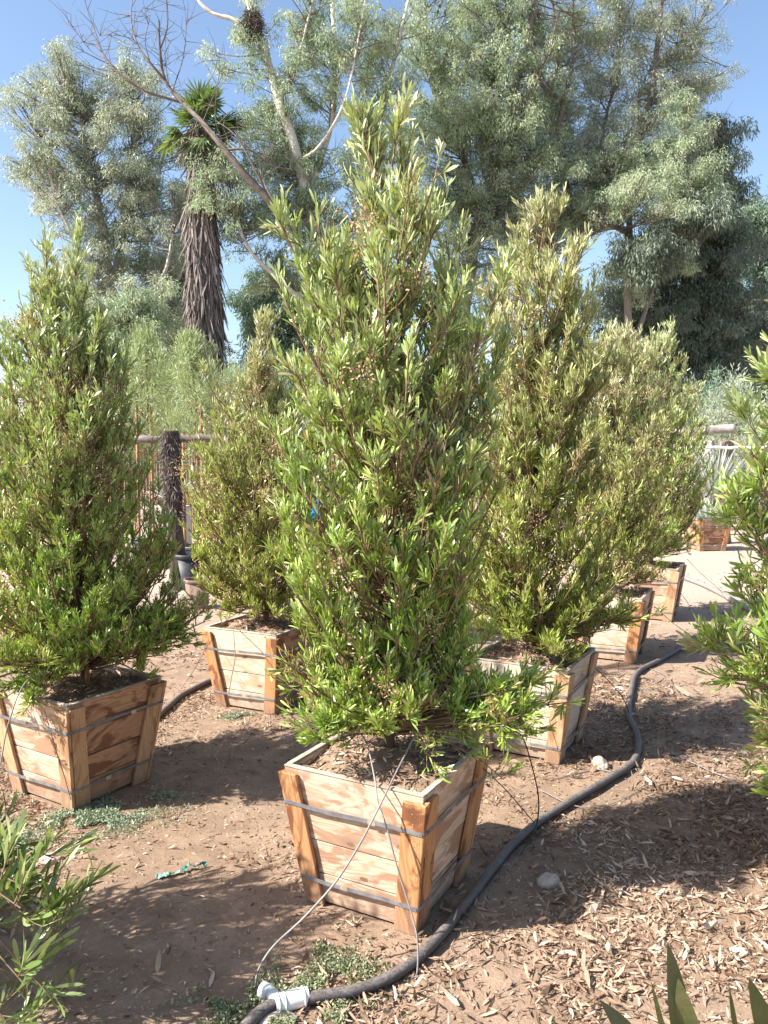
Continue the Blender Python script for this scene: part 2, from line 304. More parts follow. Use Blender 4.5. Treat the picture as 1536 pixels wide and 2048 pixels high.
# ------------------------------------------------------------------ planter boxes
BW_T, BW_B, BH = .578, .436, .505
def make_box(key, label, panel_mats, batten_mat, seed, rim=True):
    r = random.Random(seed); bx, by, yaw = BOXES[key]; yaw -= PI / 4
    root = tag(empty('planter_box', (bx, by, 0), yaw), label, 'planter box', 'wooden planter boxes holding the shrubs')
    th, bt = .019, .019                                   # board and batten thickness
    half = lambda z: BW_B / 2 + (BW_T - BW_B) / 2 * z / BH
    def pt(k, s, z, wout):                                # side k, s along side, wout = distance inward from the outermost face
        a = half(z) - wout; x, y = s, -a
        c, sn = [(1, 0), (0, 1), (-1, 0), (0, -1)][k]
        return (x * c - y * sn, x * sn + y * c, z)
    def slab(acc, k, s0, s1, z0, z1, w0, w1, v_horizontal, brd):
        """s0,s1: functions of z. faces with uv in metres"""
        c = [pt(k, s0(z0), z0, w0), pt(k, s1(z0), z0, w0), pt(k, s1(z1), z1, w0), pt(k, s0(z1), z1, w0),
             pt(k, s0(z0), z0, w1), pt(k, s1(z0), z0, w1), pt(k, s1(z1), z1, w1), pt(k, s0(z1), z1, w1)]
        q = [(s0(z0), z0, w0), (s1(z0), z0, w0), (s1(z1), z1, w0), (s0(z1), z1, w0), (s0(z0), z0, w1), (s1(z0), z0, w1), (s1(z1), z1, w1), (s0(z1), z1, w1)]
        o = len(acc[0]); acc[0].extend(c)
        for f in ((0, 1, 2, 3), (5, 4, 7, 6), (3, 2, 6, 7), (1, 0, 4, 5), (1, 5, 6, 2), (4, 0, 3, 7)):
            acc[1].append([o + i for i in f])
            for i in f:
                s, z, w_ = q[i]
                acc[2].append((s, z + w_) if v_horizontal else (z, s + w_))
            acc[3].append(brd)
    def build(name, acc, mat, parent, bevel=.0022):
        o = link(name, np_mesh(name, acc[0], acc[1], {'brd': acc[3]}, acc[2]), mat, parent)
        m = o.modifiers.new('bevel', 'BEVEL'); m.width = bevel; m.segments = 2; return o
    hs = [0.0, .118, .245, .372, BH]
    for k in range(4):
        acc = ([], [], [], [])
        inset = bt if k % 2 == 0 else bt + th
        jit = [r.uniform(-.006, .006) for _ in range(5)]; jit[0] = 0.012; jit[4] = 0
        for i in range(4):
            z0 = hs[i] + jit[i] + (.0022 if i else 0); z1 = hs[i + 1] + jit[i + 1] - .0022
            sk = r.uniform(-.0015, .0025)
            slab(acc, k, lambda z: -(half(z) - inset), lambda z: half(z) - inset, z0, z1, bt + sk, bt + th, True, r.random())
        build('side_panel', acc, M[panel_mats[k]], root)
        # rim strip: weathered top lip
        top = BH + .0005
        # battens
        for sgn in (-1, 1):
            acc = ([], [], [], []); wdt = r.uniform(.074, .084)
            e = 0.0 if k % 2 == 0 else bt + .0015
            z1 = BH - r.uniform(.012, .022); zb = r.uniform(0, .006)
            if sgn < 0: s0 = lambda z, e=e: -(half(z) - e); s1 = lambda z, e=e, wdt=wdt: -(half(z) - e) + wdt
            else: s0 = lambda z, e=e, wdt=wdt: half(z) - e - wdt; s1 = lambda z, e=e: half(z) - e
            slab(acc, k, s0, s1, zb, z1, 0.0, bt - .0025, False, r.random())
            nb = len(acc[1])                               # nail heads down the batten, same mesh, second material
            for zz in (.05, .10, .17, .23, .29, .335, .41, .45):
                if r.random() < .12: continue
                s = (s0(zz) + s1(zz)) / 2 + r.uniform(-.016, .016); zz += r.uniform(-.008, .008); o = len(acc[0])
                for a, b in ((-1, 0), (0, -1), (1, 0), (0, 1)): acc[0].append(pt(k, s + .003 * a, zz + .003 * b, -.0012)); acc[2].append((0, 0))
                acc[1].append([o, o + 1, o + 2, o + 3]); acc[3].append(0)
            b = build('batten', acc, M[batten_mat if r.random() < .8 else 'batten_tan'], root, .003)
            b.data.materials.append(M['nail']); mi = np.zeros(len(acc[1]), np.int32); mi[nb:] = 1; b.data.polygons.foreach_set('material_index', mi)
            b.modifiers[0].limit_method = 'ANGLE'
    # rim: dusty top edges
    acc = ([], [], [], [])
    for k in range(4):
        inset = bt if k % 2 == 0 else bt + th + .001
        slab(acc, k, lambda z: -(half(BH) - inset), lambda z: half(BH) - inset, BH + .0002, BH + .0065, bt - .001, bt + th + .001, True, r.random())
    if rim: build('rim', acc, M['rim'], root, .0015)
    # straps
    for z in (.385 + r.uniform(-.01, .01), .095 + r.uniform(-.01, .01)):
        pts = []
        for k in range(4):
            a = half(z); cc = .006
            for s in (-(a - cc), -.5 * a, 0, .5 * a, a - cc):
                x, y = s, -(a + .0012); c, sn = [(1, 0), (0, 1), (-1, 0), (0, -1)][k]
                pts.append((x * c - y * sn, x * sn + y * c, z + (.004 * math.sin(s * 9 + k) if abs(s) < a * .9 else 0)))
        P = np.array(pts); nrm = unit(P * np.array([1, 1, 0])); n_ = len(P)
        V = np.concatenate([P + np.array([0, 0, -.0068]), P + np.array([0, 0, .0068]), P + nrm * .0018 + np.array([0, 0, .0068]), P + nrm * .0018 + np.array([0, 0, -.0068])])
        i = np.arange(n_); j = (i + 1) % n_
        Fq = np.concatenate([np.stack([a * n_ + i, a * n_ + j, b * n_ + j, b * n_ + i], -1) for a, b in ((0, 1), (1, 2), (2, 3), (3, 0))])
        st = link('strap', np_mesh('strap', V, Fq), M['strap'], root)
        for k in (0, 1):                                 # crimped steel seal on the band
            s0 = r.uniform(-.1, .1); a = half(z) + .0035; c, sn = [(1, 0), (0, 1)][k]
            q = [(s0 + ds, -(a + (.0012 if abs(ds) < .01 else 0)), z + dz) for ds in (-.014, -.006, .006, .014) for dz in (-.0085, .0085)]
            link('seal', np_mesh('seal', [(x * c - y * sn, x * sn + y * c, zz) for x, y, zz in q], [[0, 2, 3, 1], [2, 4, 5, 3], [4, 6, 7, 5]]), M['nail'], st)
    # soil: lumpy sheet mounded to the trunk, with its crumbs of dry leaves
    rr = np.random.default_rng(seed); nS = 40; a = half(BH - .02) - bt - th + .004
    s = np.linspace(-a, a, nS); X, Y = np.meshgrid(s, s); R = np.hypot(X, Y)
    soil_z = lambda X, Y: BH - .022 + .04 * np.exp(-(np.hypot(X, Y) / .16) ** 2) + (fbm(X * 12 + seed, Y * 12, 3) - .5) * .04
    idx = np.arange(nS * nS).reshape(nS, nS); Fq = np.stack([idx[:-1, :-1], idx[:-1, 1:], idx[1:, 1:], idx[1:, :-1]], -1).reshape(-1, 4)
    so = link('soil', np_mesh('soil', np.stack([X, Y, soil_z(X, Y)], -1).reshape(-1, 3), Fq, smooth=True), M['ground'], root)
    n = 750; p = rr.uniform(-a * .98, a * .98, (n, 2)); z = soil_z(p[:, 0], p[:, 1]) + rr.uniform(.001, .012, n)
    ang = rr.uniform(0, 2 * PI, n); d = np.stack([np.cos(ang), np.sin(ang), rr.normal(0, .22, n)], 1); sd_ = np.stack([-np.sin(ang), np.cos(ang), rr.normal(0, .5, n)], 1)
    V, Fq, k = strips(np.column_stack([p, z]) - d * .02, d, sd_, rr.uniform(.015, .06, n), rr.uniform(.004, .011, n), rr.normal(0, .18, n), rr.normal(0, .6, n), T3, W3)
    ml = link('mulch', np_mesh('mulch', V, Fq, {'rnd': np.repeat(rr.beta(1.6, 1.6, n), k)}), M['litter'], so); ml['kind'] = 'stuff'
    return root

make_box('A', 'nearest whole planter box, pale pine with orange corner battens, hose curving past its foot', ['pine', 'pine', 'pine', 'pine'], 'batten', 1)
make_box('B', 'planter box with reddish brown right side at the left edge, beside the green mat plants', ['pine', 'pine_brown', 'pine', 'pine_brown'], 'batten_tan', 8)
make_box('L', 'whitish planter box with dark orange battens between the left box and the central shrub', ['pine_grey', 'pine_brown', 'pine', 'pine'], 'batten', 3)
make_box('C', 'greyed planter box right behind the nearest box, black hose bending past its right side', ['pine_grey', 'pine_grey', 'pine', 'pine'], 'batten_tan', 4)
make_box('D', 'planter box second behind the nearest one, in the right row, under drooping leaves', ['pine_grey', 'pine', 'pine', 'pine'], 'batten', 5)
make_box('E', 'honey coloured planter box last of the right row, by the bare dirt track', ['pine', 'pine', 'pine', 'pine'], 'batten_tan', 6)
make_box('M', 'planter box hidden behind the central shrub leaves', ['pine_grey', 'pine', 'pine', 'pine'], 'batten_tan', 7)
make_box('F', 'planter box just beyond the right edge under the bright leaved shrub', ['pine', 'pine', 'pine', 'pine'], 'batten_tan', 9)
make_box('G', 'planter box just beyond the lower left corner under the deep green shrub', ['pine', 'pine', 'pine', 'pine'], 'batten', 10)
make_box('K', 'planter box close under the camera below the lower right corner leaves', ['pine', 'pine', 'pine', 'pine'], 'batten', 11)

# ------------------------------------------------------------------ hopseed shrubs
def shrub(key, label, prof, seed, mat='dodo', n_br=110, n_sub=7, leafL=.085, n_leaf=15, wisps=10, clumps=(), gap=.3, seg=5, flowers=18, tapes=(), lean=(0, 0), ratio=.135, stake=None, cl_droop=1.0):
    """prof: [(z, radius to the left (-x), radius to the right)...]; clumps: extra low boughs (dx, dy, z, spread)"""
    r = np.random.default_rng(seed); bx, by, yaw = BOXES[key]; yaw -= PI / 4
    root = tag(empty('hopseed_shrub', (bx, by, BH)), label, 'shrub', 'hopseed shrubs growing in the planter boxes')
    prof = np.array(prof, float); z0, z1 = prof[0, 0], prof[-1, 0]
    def rad(z, phi):
        l = np.interp(z, prof[:, 0], prof[:, 1]); q = np.interp(z, prof[:, 0], prof[:, 2]); c = np.cos(phi)
        base = (q * (1 + c) + l * (1 - c)) / 2
        return base * (.72 + .56 * vnoise(np.cos(phi) * 1.6 + 7 + seed, np.sin(phi) * 1.6 + 9, z * 3.1 + seed))
    trunk = lambda z: np.stack([lean[0] * (z - BH) + .02 * np.sin(z * 3.1 + seed), lean[1] * (z - BH) + .02 * np.cos(z * 2.3 + seed), z], -1)
    # branch tips fill the envelope in proportion to its girth
    zz = np.linspace(z0, z1, 200); wgt = np.interp(zz, prof[:, 0], prof[:, 1] + prof[:, 2]) ** 1.35; wgt /= wgt.sum()
    zt = r.choice(zz, n_br, p=wgt) + r.normal(0, .03, n_br); phi = r.uniform(0, 2 * PI, n_br)
    fr = np.where(r.random(n_br) < .68, r.uniform(.72, 1.0, n_br), r.uniform(.2, .75, n_br))
    tip = trunk(zt); rr = rad(zt, phi) * fr
    tip[:, 0] += rr * np.cos(phi); tip[:, 1] += rr * np.sin(phi)
    droop = np.zeros(n_br)
    if wisps:                                            # long free shoots above and outside the crown
        zw = r.uniform(z0 + .55 * (z1 - z0), z1, wisps); pw = r.uniform(0, 2 * PI, wisps); t = trunk(zw); q = rad(zw, pw) * r.uniform(.9, 1.25, wisps)
        t[:, 0] += q * np.cos(pw); t[:, 1] += q * np.sin(pw); t[:, 2] += r.uniform(.05, .2, wisps)
        tip = np.vstack([tip, t]); droop = np.concatenate([droop, np.zeros(wisps)])
    for dx, dy, cz, sp, cn in clumps:
        t = np.array([dx, dy, cz]) + r.normal(0, sp, (cn, 3)) * np.array([1, 1, .7])
        tip = np.vstack([tip, t]); droop = np.concatenate([droop, np.full(cn, cl_droop)])
    n = len(tip); out = tip - trunk(tip[:, 2]); R = np.hypot(out[:, 0], out[:, 1])
    zb = np.maximum(tip[:, 2] - (.12 + R * r.uniform(.5, 1.1, n)), BH + .06 + .1 * r.random(n))
    base = trunk(zb); mid = base * .38 + tip * .62; mid[:, 2] = zb + (tip[:, 2] - zb) * r.uniform(.18, .38, n) + droop * .05
    paths, LB, LD, LS, AGE = [], [], [], [], []
    h01 = lambda z: np.clip((z - z0) / (z1 - z0), 0, 1)
    for i in range(n):
        t = np.linspace(0, 1, 6)[:, None]; P = (1 - t) ** 2 * base[i] + 2 * t * (1 - t) * mid[i] + t ** 2 * tip[i]
        paths.append((P, np.linspace(.0055, .0022, 6)))
        ns = n_sub if droop[i] == 0 else n_sub - 1
        endT = unit(P[-1] - P[-2])
        for s in range(ns):
            tt = r.uniform(.45, 1.0) if s else .97
            q0 = (1 - tt) ** 2 * base[i] + 2 * tt * (1 - tt) * mid[i] + tt ** 2 * tip[i]
            dirn = unit(endT * .55 + r.normal(0, .5, 3) + np.array([0, 0, .65 - .45 * droop[i]]))
            ln = r.uniform(.05, .13) * (.9 + .4 * h01(q0[2])) * (leafL / .085) ** .5
            up = np.array([0, 0, 1.0]); q2 = q0 + dirn * ln + up * ln * .25; q1 = q0 + dirn * ln * .5
            ts = np.linspace(0, 1, 4)[:, None]; Q = (1 - ts) ** 2 * q0 + 2 * ts * (1 - ts) * q1 + ts ** 2 * q2
            paths.append((Q, np.linspace(.0024, .0012, 4)))
            m = n_leaf + r.integers(-3, 4); tl = np.sort(r.uniform(.05, 1.0, m))[:, None]
            B = (1 - tl) ** 2 * q0 + 2 * tl * (1 - tl) * q1 + tl ** 2 * q2
            tg = unit(2 * (1 - tl) * (q1 - q0) + 2 * tl * (q2 - q1) + 1e-6)
            a = np.arange(m) * 2.4 + r.uniform(0, 6); perp = np.stack([np.cos(a), np.sin(a), np.zeros(m)], 1)
            perp = unit(perp - (perp * tg).sum(1, keepdims=True) * tg)
            sp = r.uniform(.2, .75, (m, 1)) + (1 - tl) * .3
            D = unit(tg + perp * sp + np.array([0, 0, .38 - .3 * droop[i]]))
            LB.append(B); LD.append(D); LS.append(unit(np.cross(D, perp) + r.normal(0, .75, (m, 3)))); AGE.append(np.full(m, h01(q2[2])) * .75 + tl[:, 0] * .2)
    # keep only blades that do not start inside the box boards: trim below the rim inside the footprint
    LB = np.vstack(LB); LD = np.vstack(LD); LS = np.vstack(LS); AGE = np.concatenate(AGE)
    c, s_ = math.cos(-yaw), math.sin(-yaw); lx = LB[:, 0] * c - LB[:, 1] * s_; ly = LB[:, 0] * s_ + LB[:, 1] * c
    inside = (np.maximum(abs(lx), abs(ly)) < .27) & (LB[:, 2] < BH + .03)
    nz = vnoise(LB[:, 0] * 9 + seed * 3, LB[:, 1] * 9 + 20, LB[:, 2] * 9)
    keep = ~inside & ((nz > gap + .07) | (r.random(len(LB)) < .22)); LB, LD, LS, AGE = LB[keep], LD[keep], LS[keep], AGE[keep]
    m = len(LB); L = leafL * r.uniform(.55, 1.25, m) * (1 + .25 * AGE); off = np.array([0, 0, BH])
    V, Fq, k = strips(LB - off, LD, LS, L, L * ratio * r.uniform(.8, 1.25, m), r.normal(.06, .24, m), r.normal(0, .7, m),
                      T_ST if seg == 5 else T3, W_ST if seg == 5 else W3)
    zone = vnoise(LB[:, 0] * 4 + 3, LB[:, 1] * 4 + seed, LB[:, 2] * 4)
    rnd = np.clip(r.beta(1.25, 1.2, m) * .66 + zone * .46 - .02, 0, 1); rnd = np.where(r.random(m) < .035, 1.0, np.minimum(rnd, .95))
    dry = vnoise(LB[:, 0] * 8 + 31, LB[:, 1] * 8 + seed, LB[:, 2] * 8 + 2); rnd = np.where((dry > .73) & (r.random(m) < .5), 1.0, rnd)
    link('foliage', np_mesh('foliage', V, Fq, {'rnd': np.repeat(rnd, k), 'age': np.repeat(np.clip((AGE - .3) * 1.3, 0, .9), k)}, smooth=True), M[mat], root)
    V, Fq = tubes([(p - off, q) for p, q in paths], 4); link('branches', np_mesh('branches', V, Fq, smooth=True), M['stem'], root)
    zt_ = np.linspace(BH - .05, z1 - .25, 14); P = trunk(zt_); P[:, :2] += r.normal(0, .004, (14, 2))
    V, Fq = tubes([(P - off, np.linspace(.024, .006, 14) * (1 + .15 * np.sin(zt_ * 40)))], 9); tr = link('trunk', np_mesh('trunk', V, Fq, smooth=True), M['bark'], root)
    for tz in tapes:                                     # nursery tape tied round the trunk
        c0 = trunk(np.array([tz]))[0] - off; P = np.array([c0 + (0, 0, -.014), c0 + (0, 0, .014)])
        V, Fq = tubes([(P, .027)], 10); V2, F2 = tubes([(np.array([c0 + (.02, -.025, 0), c0 + (.045, -.04, .015), c0 + (.05, -.04, -.02)]), .006)], 4)
        link('tie_tape', np_mesh('tie_tape', np.vstack([V, V2]), np.vstack([Fq, F2 + len(V)])), M['green_tape'], tr)
    if stake:
        a_, b_ = stake; V, Fq = tubes([(np.array([(a_, -.03, -.1), (a_ + .01, -.03, b_ - BH)]), .012)], 4); link('stake', np_mesh('stake', V, Fq), M['stake'], root)
    if flowers:                                          # dry seed clusters deep in the crown and on its surface
        fz = r.uniform(z0 + .1, z1 - .25, flowers); fp = r.uniform(0, 2 * PI, flowers); fc = trunk(fz); q = rad(fz, fp) * r.uniform(.25, .98, flowers)
        fc[:, 0] += q * np.cos(fp); fc[:, 1] += q * np.sin(fp)
        kk = 110; C = np.repeat(fc, kk, 0) + r.normal(0, .034, (flowers * kk, 3)) - off; D = rand_dirs(r, len(C))
        V, Fq, k = strips(C, D, rand_dirs(r, len(C)), r.uniform(.006, .012, len(C)), r.uniform(.004, .009, len(C)), r.normal(0, .2, len(C)), None, T3, np.array([.5, 1, .5]))
        link('seed_clusters', np_mesh('seed_clusters', V, Fq, {'rnd': np.repeat(r.random(len(C)), k)}), M['seed'], root)
    return root

shrub('A', 'big central shrub with open ragged top and a blue ribbon on its left side',
      [(.68, .28, .18), (.80, .37, .27), (1.1, .40, .35), (1.35, .42, .37), (1.6, .42, .41), (1.9, .35, .39), (2.1, .30, .39), (2.22, .24, .32), (2.36, .17, .22), (2.5, .11, .12), (2.62, .06, .06)],
      11, 'dodo', n_br=360, n_sub=11, leafL=.042, n_leaf=20, wisps=26, gap=.36, flowers=60, tapes=(.64, 1.35, 2.2), ratio=.15,
      clumps=[(.36, -.16, .66, .085, 15), (.46, -.10, .70, .05, 8), (.38, -.02, .82, .08, 7), (-.32, .02, .8, .07, 7), (.12, -.2, .6, .05, 2), (-.28, -.1, .72, .06, 6), (-.2, -.2, .66, .05, 3), (-.1, -.12, .7, .07, 5), (.08, .05, .72, .07, 4)])
shrub('B', 'broad cone shaped shrub at the left edge, dark green low on its right',
      [(.56, .46, .42), (.68, .56, .52), (.9, .56, .52), (1.2, .52, .46), (1.5, .48, .42), (1.8, .42, .33), (2.0, .36, .25), (2.15, .28, .19), (2.3, .16, .14), (2.44, .08, .07)],
      12, 'dodo', n_br=450, n_sub=10, leafL=.036, n_leaf=22, wisps=18, ratio=.15, gap=.25, flowers=70, tapes=(1.95, 1.6),
      clumps=[(.5, .02, .78, .07, 14), (-.25, -.3, .62, .09, 8), (-.1, -.32, .56, .05, 4)], stake=(.05, 2.1))
shrub('L', 'yellowish shrub with a thin spike on top, between the left cone and central shrubs',
      [(.56, .38, .36), (.68, .44, .42), (1.2, .47, .42), (1.55, .46, .42), (1.8, .42, .36), (1.97, .30, .24), (2.1, .09, .08), (2.42, .05, .05)],
      13, 'dodo_olive', n_br=350, n_sub=9, leafL=.038, n_leaf=20, ratio=.145, wisps=4, gap=.25, seg=3, flowers=60, tapes=(2.1, .7))
shrub('C', 'tall olive green shrub right behind the central one, with silvery leaf tips',
      [(.56, .40, .38), (.70, .48, .50), (1.0, .48, .50), (1.3, .44, .46), (1.7, .40, .41), (2.1, .35, .34), (2.4, .28, .27), (2.6, .22, .21), (2.76, .15, .14), (2.88, .07, .07)],
      14, 'dodo_olive', n_br=440, n_sub=10, leafL=.040, n_leaf=19, wisps=16, ratio=.145, gap=.25, seg=3, flowers=40, tapes=(2.25, .72), clumps=[(.45, -.1, .75, .08, 8)])
shrub('D', 'rounded brown tinged shrub second in the right row, seed clusters over its top',
      [(.56, .40, .38), (.70, .46, .44), (1.3, .44, .42), (1.8, .42, .40), (2.15, .36, .34), (2.38, .28, .27), (2.5, .14, .14)],
      15, 'dodo_olive', n_br=340, n_sub=9, leafL=.042, n_leaf=14, ratio=.145, wisps=6, gap=.22, seg=3, flowers=60)
shrub('E', 'rounded darker green shrub last in the right row, against the fence rail',
      [(.56, .40, .38), (.7, .46, .46), (1.3, .46, .5), (1.8, .44, .48), (2.2, .36, .4), (2.5, .25, .26), (2.68, .14, .14)],
      16, 'dodo', n_br=350, n_sub=9, leafL=.042, n_leaf=14, ratio=.145, wisps=8, gap=.22, seg=3, flowers=30)
shrub('M', 'shrub mostly hidden behind the central one, showing only through its gaps',
      [(.62, .36, .36), (.85, .4, .4), (1.3, .38, .38), (1.7, .3, .3), (2.0, .18, .18), (2.15, .1, .1)],
      17, 'dodo_olive', n_br=150, n_sub=6, leafL=.07, n_leaf=12, wisps=0, gap=.22, seg=3, flowers=10)
shrub('F', 'bright green shrub cut by the right edge, long loose leafy boughs reaching in',
      [(.60, .40, .4), (.85, .42, .44), (1.1, .36, .4), (1.25, .40, .4), (1.4, .48, .4), (1.6, .50, .4), (1.9, .47, .4), (2.1, .40, .36), (2.35, .3, .3), (2.6, .2, .2)],
      18, 'dodo', n_br=300, n_sub=10, leafL=.060, n_leaf=17, wisps=0, gap=.33, flowers=24, ratio=.145,
      clumps=[(-.66, -.02, .90, .05, 5), (-.55, 0, .96, .06, 6), (-.56, .0, .78, .05, 4), (-.5, .02, 1.12, .05, 5), (-.56, .05, 1.38, .06, 8), (-.52, 0, 1.62, .06, 7), (-.46, .03, 1.9, .05, 6), (-.46, -.03, .58, .05, 6), (-.42, 0, 2.1, .04, 4), (-.36, 0, 2.28, .04, 4), (-.44, -.05, .42, .05, 4), (-.40, -.05, .26, .05, 4), (-.30, .0, 2.42, .04, 3)])
shrub('G', 'deep green shrub cut by the lower left corner, narrow leaves sweeping upward',
      [(.6, .4, .4), (.85, .40, .36), (1.05, .30, .28), (1.2, .2, .2), (1.32, .1, .1)],
      19, 'dodo_dark', n_br=80, n_sub=6, leafL=.085, n_leaf=10, wisps=0, gap=.33, flowers=6, ratio=.12, cl_droop=0.0,
      clumps=[(.76, -.15, .36, .05, 5), (.74, -.2, .22, .05, 5), (.72, -.22, .08, .05, 5), (.88, -.12, .30, .03, 2), (.84, -.12, .08, .03, 1), (.70, -.12, .46, .05, 3)])

shrub('K', 'low leaf tips poking up at the very bottom right, closest to the camera',
      [(.6, .2, .2), (.72, .22, .22), (.84, .16, .16), (.90, .08, .08)], 20, 'dodo_dark', n_br=34, n_sub=4, leafL=.09, n_leaf=8, wisps=0, gap=.1, flowers=0, ratio=.2)
kroot = [o for o in bpy.data.objects if o.get('label', '').startswith('low leaf tips')][0]; ko = np.array(kroot.location)
KB = [((1341, 1893), (1372, 2110), 56, .2), ((1356, 1946), (1392, 2120), 44, .95), ((1212, 2010), (1300, 2130), 50, .35), ((1503, 1964), (1550, 2110), 44, .5), ((1308, 1980), (1335, 2100), 12, .97), ((1450, 1955), (1480, 2100), 11, .97)]
tipk = np.array([aty(*t, .5) for t, b_, w_, c_ in KB]); basek = np.array([aty(*b_, .52) for t, b_, w_, c_ in KB]); wk = np.array([w_ for *_, w_, c_ in KB]) / F_PX * .52
V, Fq, k = strips(basek - ko, tipk - basek, np.array([[1, .35, .1], [1, -.3, 0], [1, .6, .3], [1, .1, .2], [1, 0, 0], [1, 0, 0]], float), np.linalg.norm(tipk - basek, axis=1), wk, np.array([.03, -.05, .08, .04, .1, -.1]), np.array([.3, -.3, .6, .2, .1, .1]),
                  np.array([0, .15, .35, .55, .75, .9, 1.0]), np.array([.35, .75, 1, .95, .68, .35, .04]))
link('broad_leaves', np_mesh('broad_leaves', V, Fq, {'rnd': np.repeat([c_ for *_, c_ in KB], k)}, smooth=True), M['broad'], kroot)
V, Fq = tubes([(np.array([b_ - ko, b_ * .5 - ko * .5 + np.array([0, 0, -.1]), np.array([.0, 0, .1])]), np.array([.0015, .002, .004])) for b_ in basek], 5); link('twigs', np_mesh('twigs', V, Fq, smooth=True), M['stem'], kroot)

# ------------------------------------------------------------------ background trees
def in_poly(px, py, poly):
    c = np.zeros(len(px), bool); n = len(poly)
    for i in range(n):
        x1, y1 = poly[i]; x2, y2 = poly[(i + 1) % n]
        cr = ((y1 > py) != (y2 > py)) & (px < (x2 - x1) * (py - y1) / (y2 - y1 + 1e-9) + x1); c ^= cr
    return c
def tree(name, label, cat, base, limbs, lobes, seed, mat, bark, leafL=.125, ratio=.2, per=170, cl_r=.5, thick=.8, droop=.75, group=None, vgap=.0, twigs=True, extra=()):
    """base (x,y); limbs: [(points xyz..., r0, r1)]; lobes: [(x, z, rx, rz, n)] masses of foliage standing at depth base y, each n leaf clumps"""
    r = np.random.default_rng(seed); root = tag(empty(name, (base[0], base[1], 0)), label, cat, group); off = np.array([base[0], base[1], 0])
    paths = []
    for li, (pts, r0, r1) in enumerate(limbs):
        P = spline(pts, 7); P = P + np.cumsum(r.normal(0, .012 * max(r0, .05) / .1, P.shape), 0) * .5
        paths.append((P, np.linspace(r0, r1, len(P)) * (1 + .08 * r.normal(size=len(P)))))
    allp = np.vstack([p for p, _ in paths])
    V, Fq = tubes([(p - off, q) for p, q in paths], 8); link('trunk', np_mesh('trunk', V, Fq, smooth=True), bark, root)
    C = []
    for x, z, rx, rz, n, dy in lobes:
        n = int(n * 1.9); u = r.normal(0, .52, (n, 3))
        C.append(np.column_stack([x + u[:, 0] * rx, base[1] + dy + u[:, 1] * max(rx, .9) * thick, z + u[:, 2] * rz]))
    C = np.vstack(C); cl_r = cl_r * .8; C[:, 2] += r.normal(0, .1, len(C)); n = len(C); sz = cl_r * r.uniform(.5, 1.3, n); cnt = (per * 1.35 * (sz / cl_r) ** 2 * r.uniform(.6, 1.3, n)).astype(int)
    if twigs:
        tw = []
        for i in range(n):
            d = np.linalg.norm((allp - C[i]) * np.array([1, 1, 1.3]) + np.array([0, 0, .6]), axis=1); j = int(d.argmin()); a = allp[j]
            m = (a + C[i]) / 2 + r.normal(0, .12, 3) + np.array([0, 0, -.1 * d[j]])
            t = np.linspace(0, 1, 5)[:, None]; P = (1 - t) ** 2 * a + 2 * t * (1 - t) * m + t * t * C[i]
            tw.append((P - off, np.linspace(min(.035, .012 + .01 * d[j]), .008, 5)))
            for _ in range(3):
                e = C[i] + r.normal(0, sz[i] * .6, 3); tw.append((np.array([P[3], (P[3] + e) / 2 + r.normal(0, .05, 3), e]) - off, np.array([.009, .007, .004])))
        V, Fq = tubes(tw, 3); link('branches', np_mesh('branches', V, Fq), M['twig'], root)
    I = np.repeat(np.arange(n), cnt); m = len(I)
    # sprays: leaves hang in short strings inside each clump
    q = rand_dirs(r, m) * (r.random(m) ** .45)[:, None]
    P = C[I] + q * sz[I][:, None] * np.array([1, 1, .8]); P[:, 2] -= (q[:, 0] ** 2 + q[:, 1] ** 2) * sz[I] * .35
    sp = vnoise(P[:, 0] * 6, P[:, 1] * 6, P[:, 2] * 2.4); keep = sp > vgap + .06; P, I, q = P[keep], I[keep], q[keep]; m = len(I)
    D = unit(r.normal(0, .5, (m, 3)) + np.array([0, 0, -droop]) + q * .5)
    V, Fq, k = strips(P - off, D, rand_dirs(r, m), leafL * r.uniform(.6, 1.3, m), leafL * ratio * r.uniform(.7, 1.3, m), r.normal(0, .15, m), None, np.array([0, .5, 1.0]), np.array([.15, 1, .1]))
    ct = r.normal(0, .15, n); rnd = np.clip(.48 + ct[I] + r.normal(0, .17, m), 0, 1)
    link('crown', np_mesh('crown', V, Fq, {'rnd': np.repeat(rnd, k)}), mat, root)
    return root
def lim(Yd, pts, r0, r1, dy=None):
    """limb drawn along bearings at its own distance"""
    dy = dy if dy is not None else [0] * len(pts)
    return ([aty(u, v, Yd + d) for (u, v), d in zip(pts, dy)], r0, r1)
def lobe(Yd, u, v, ru, rv, n, dy=0.0):
    p = aty(u, v, Yd + dy); return (p[0], p[2], ru * (Yd + dy) / F_PX, rv * (Yd + dy) / F_PX, n, dy)

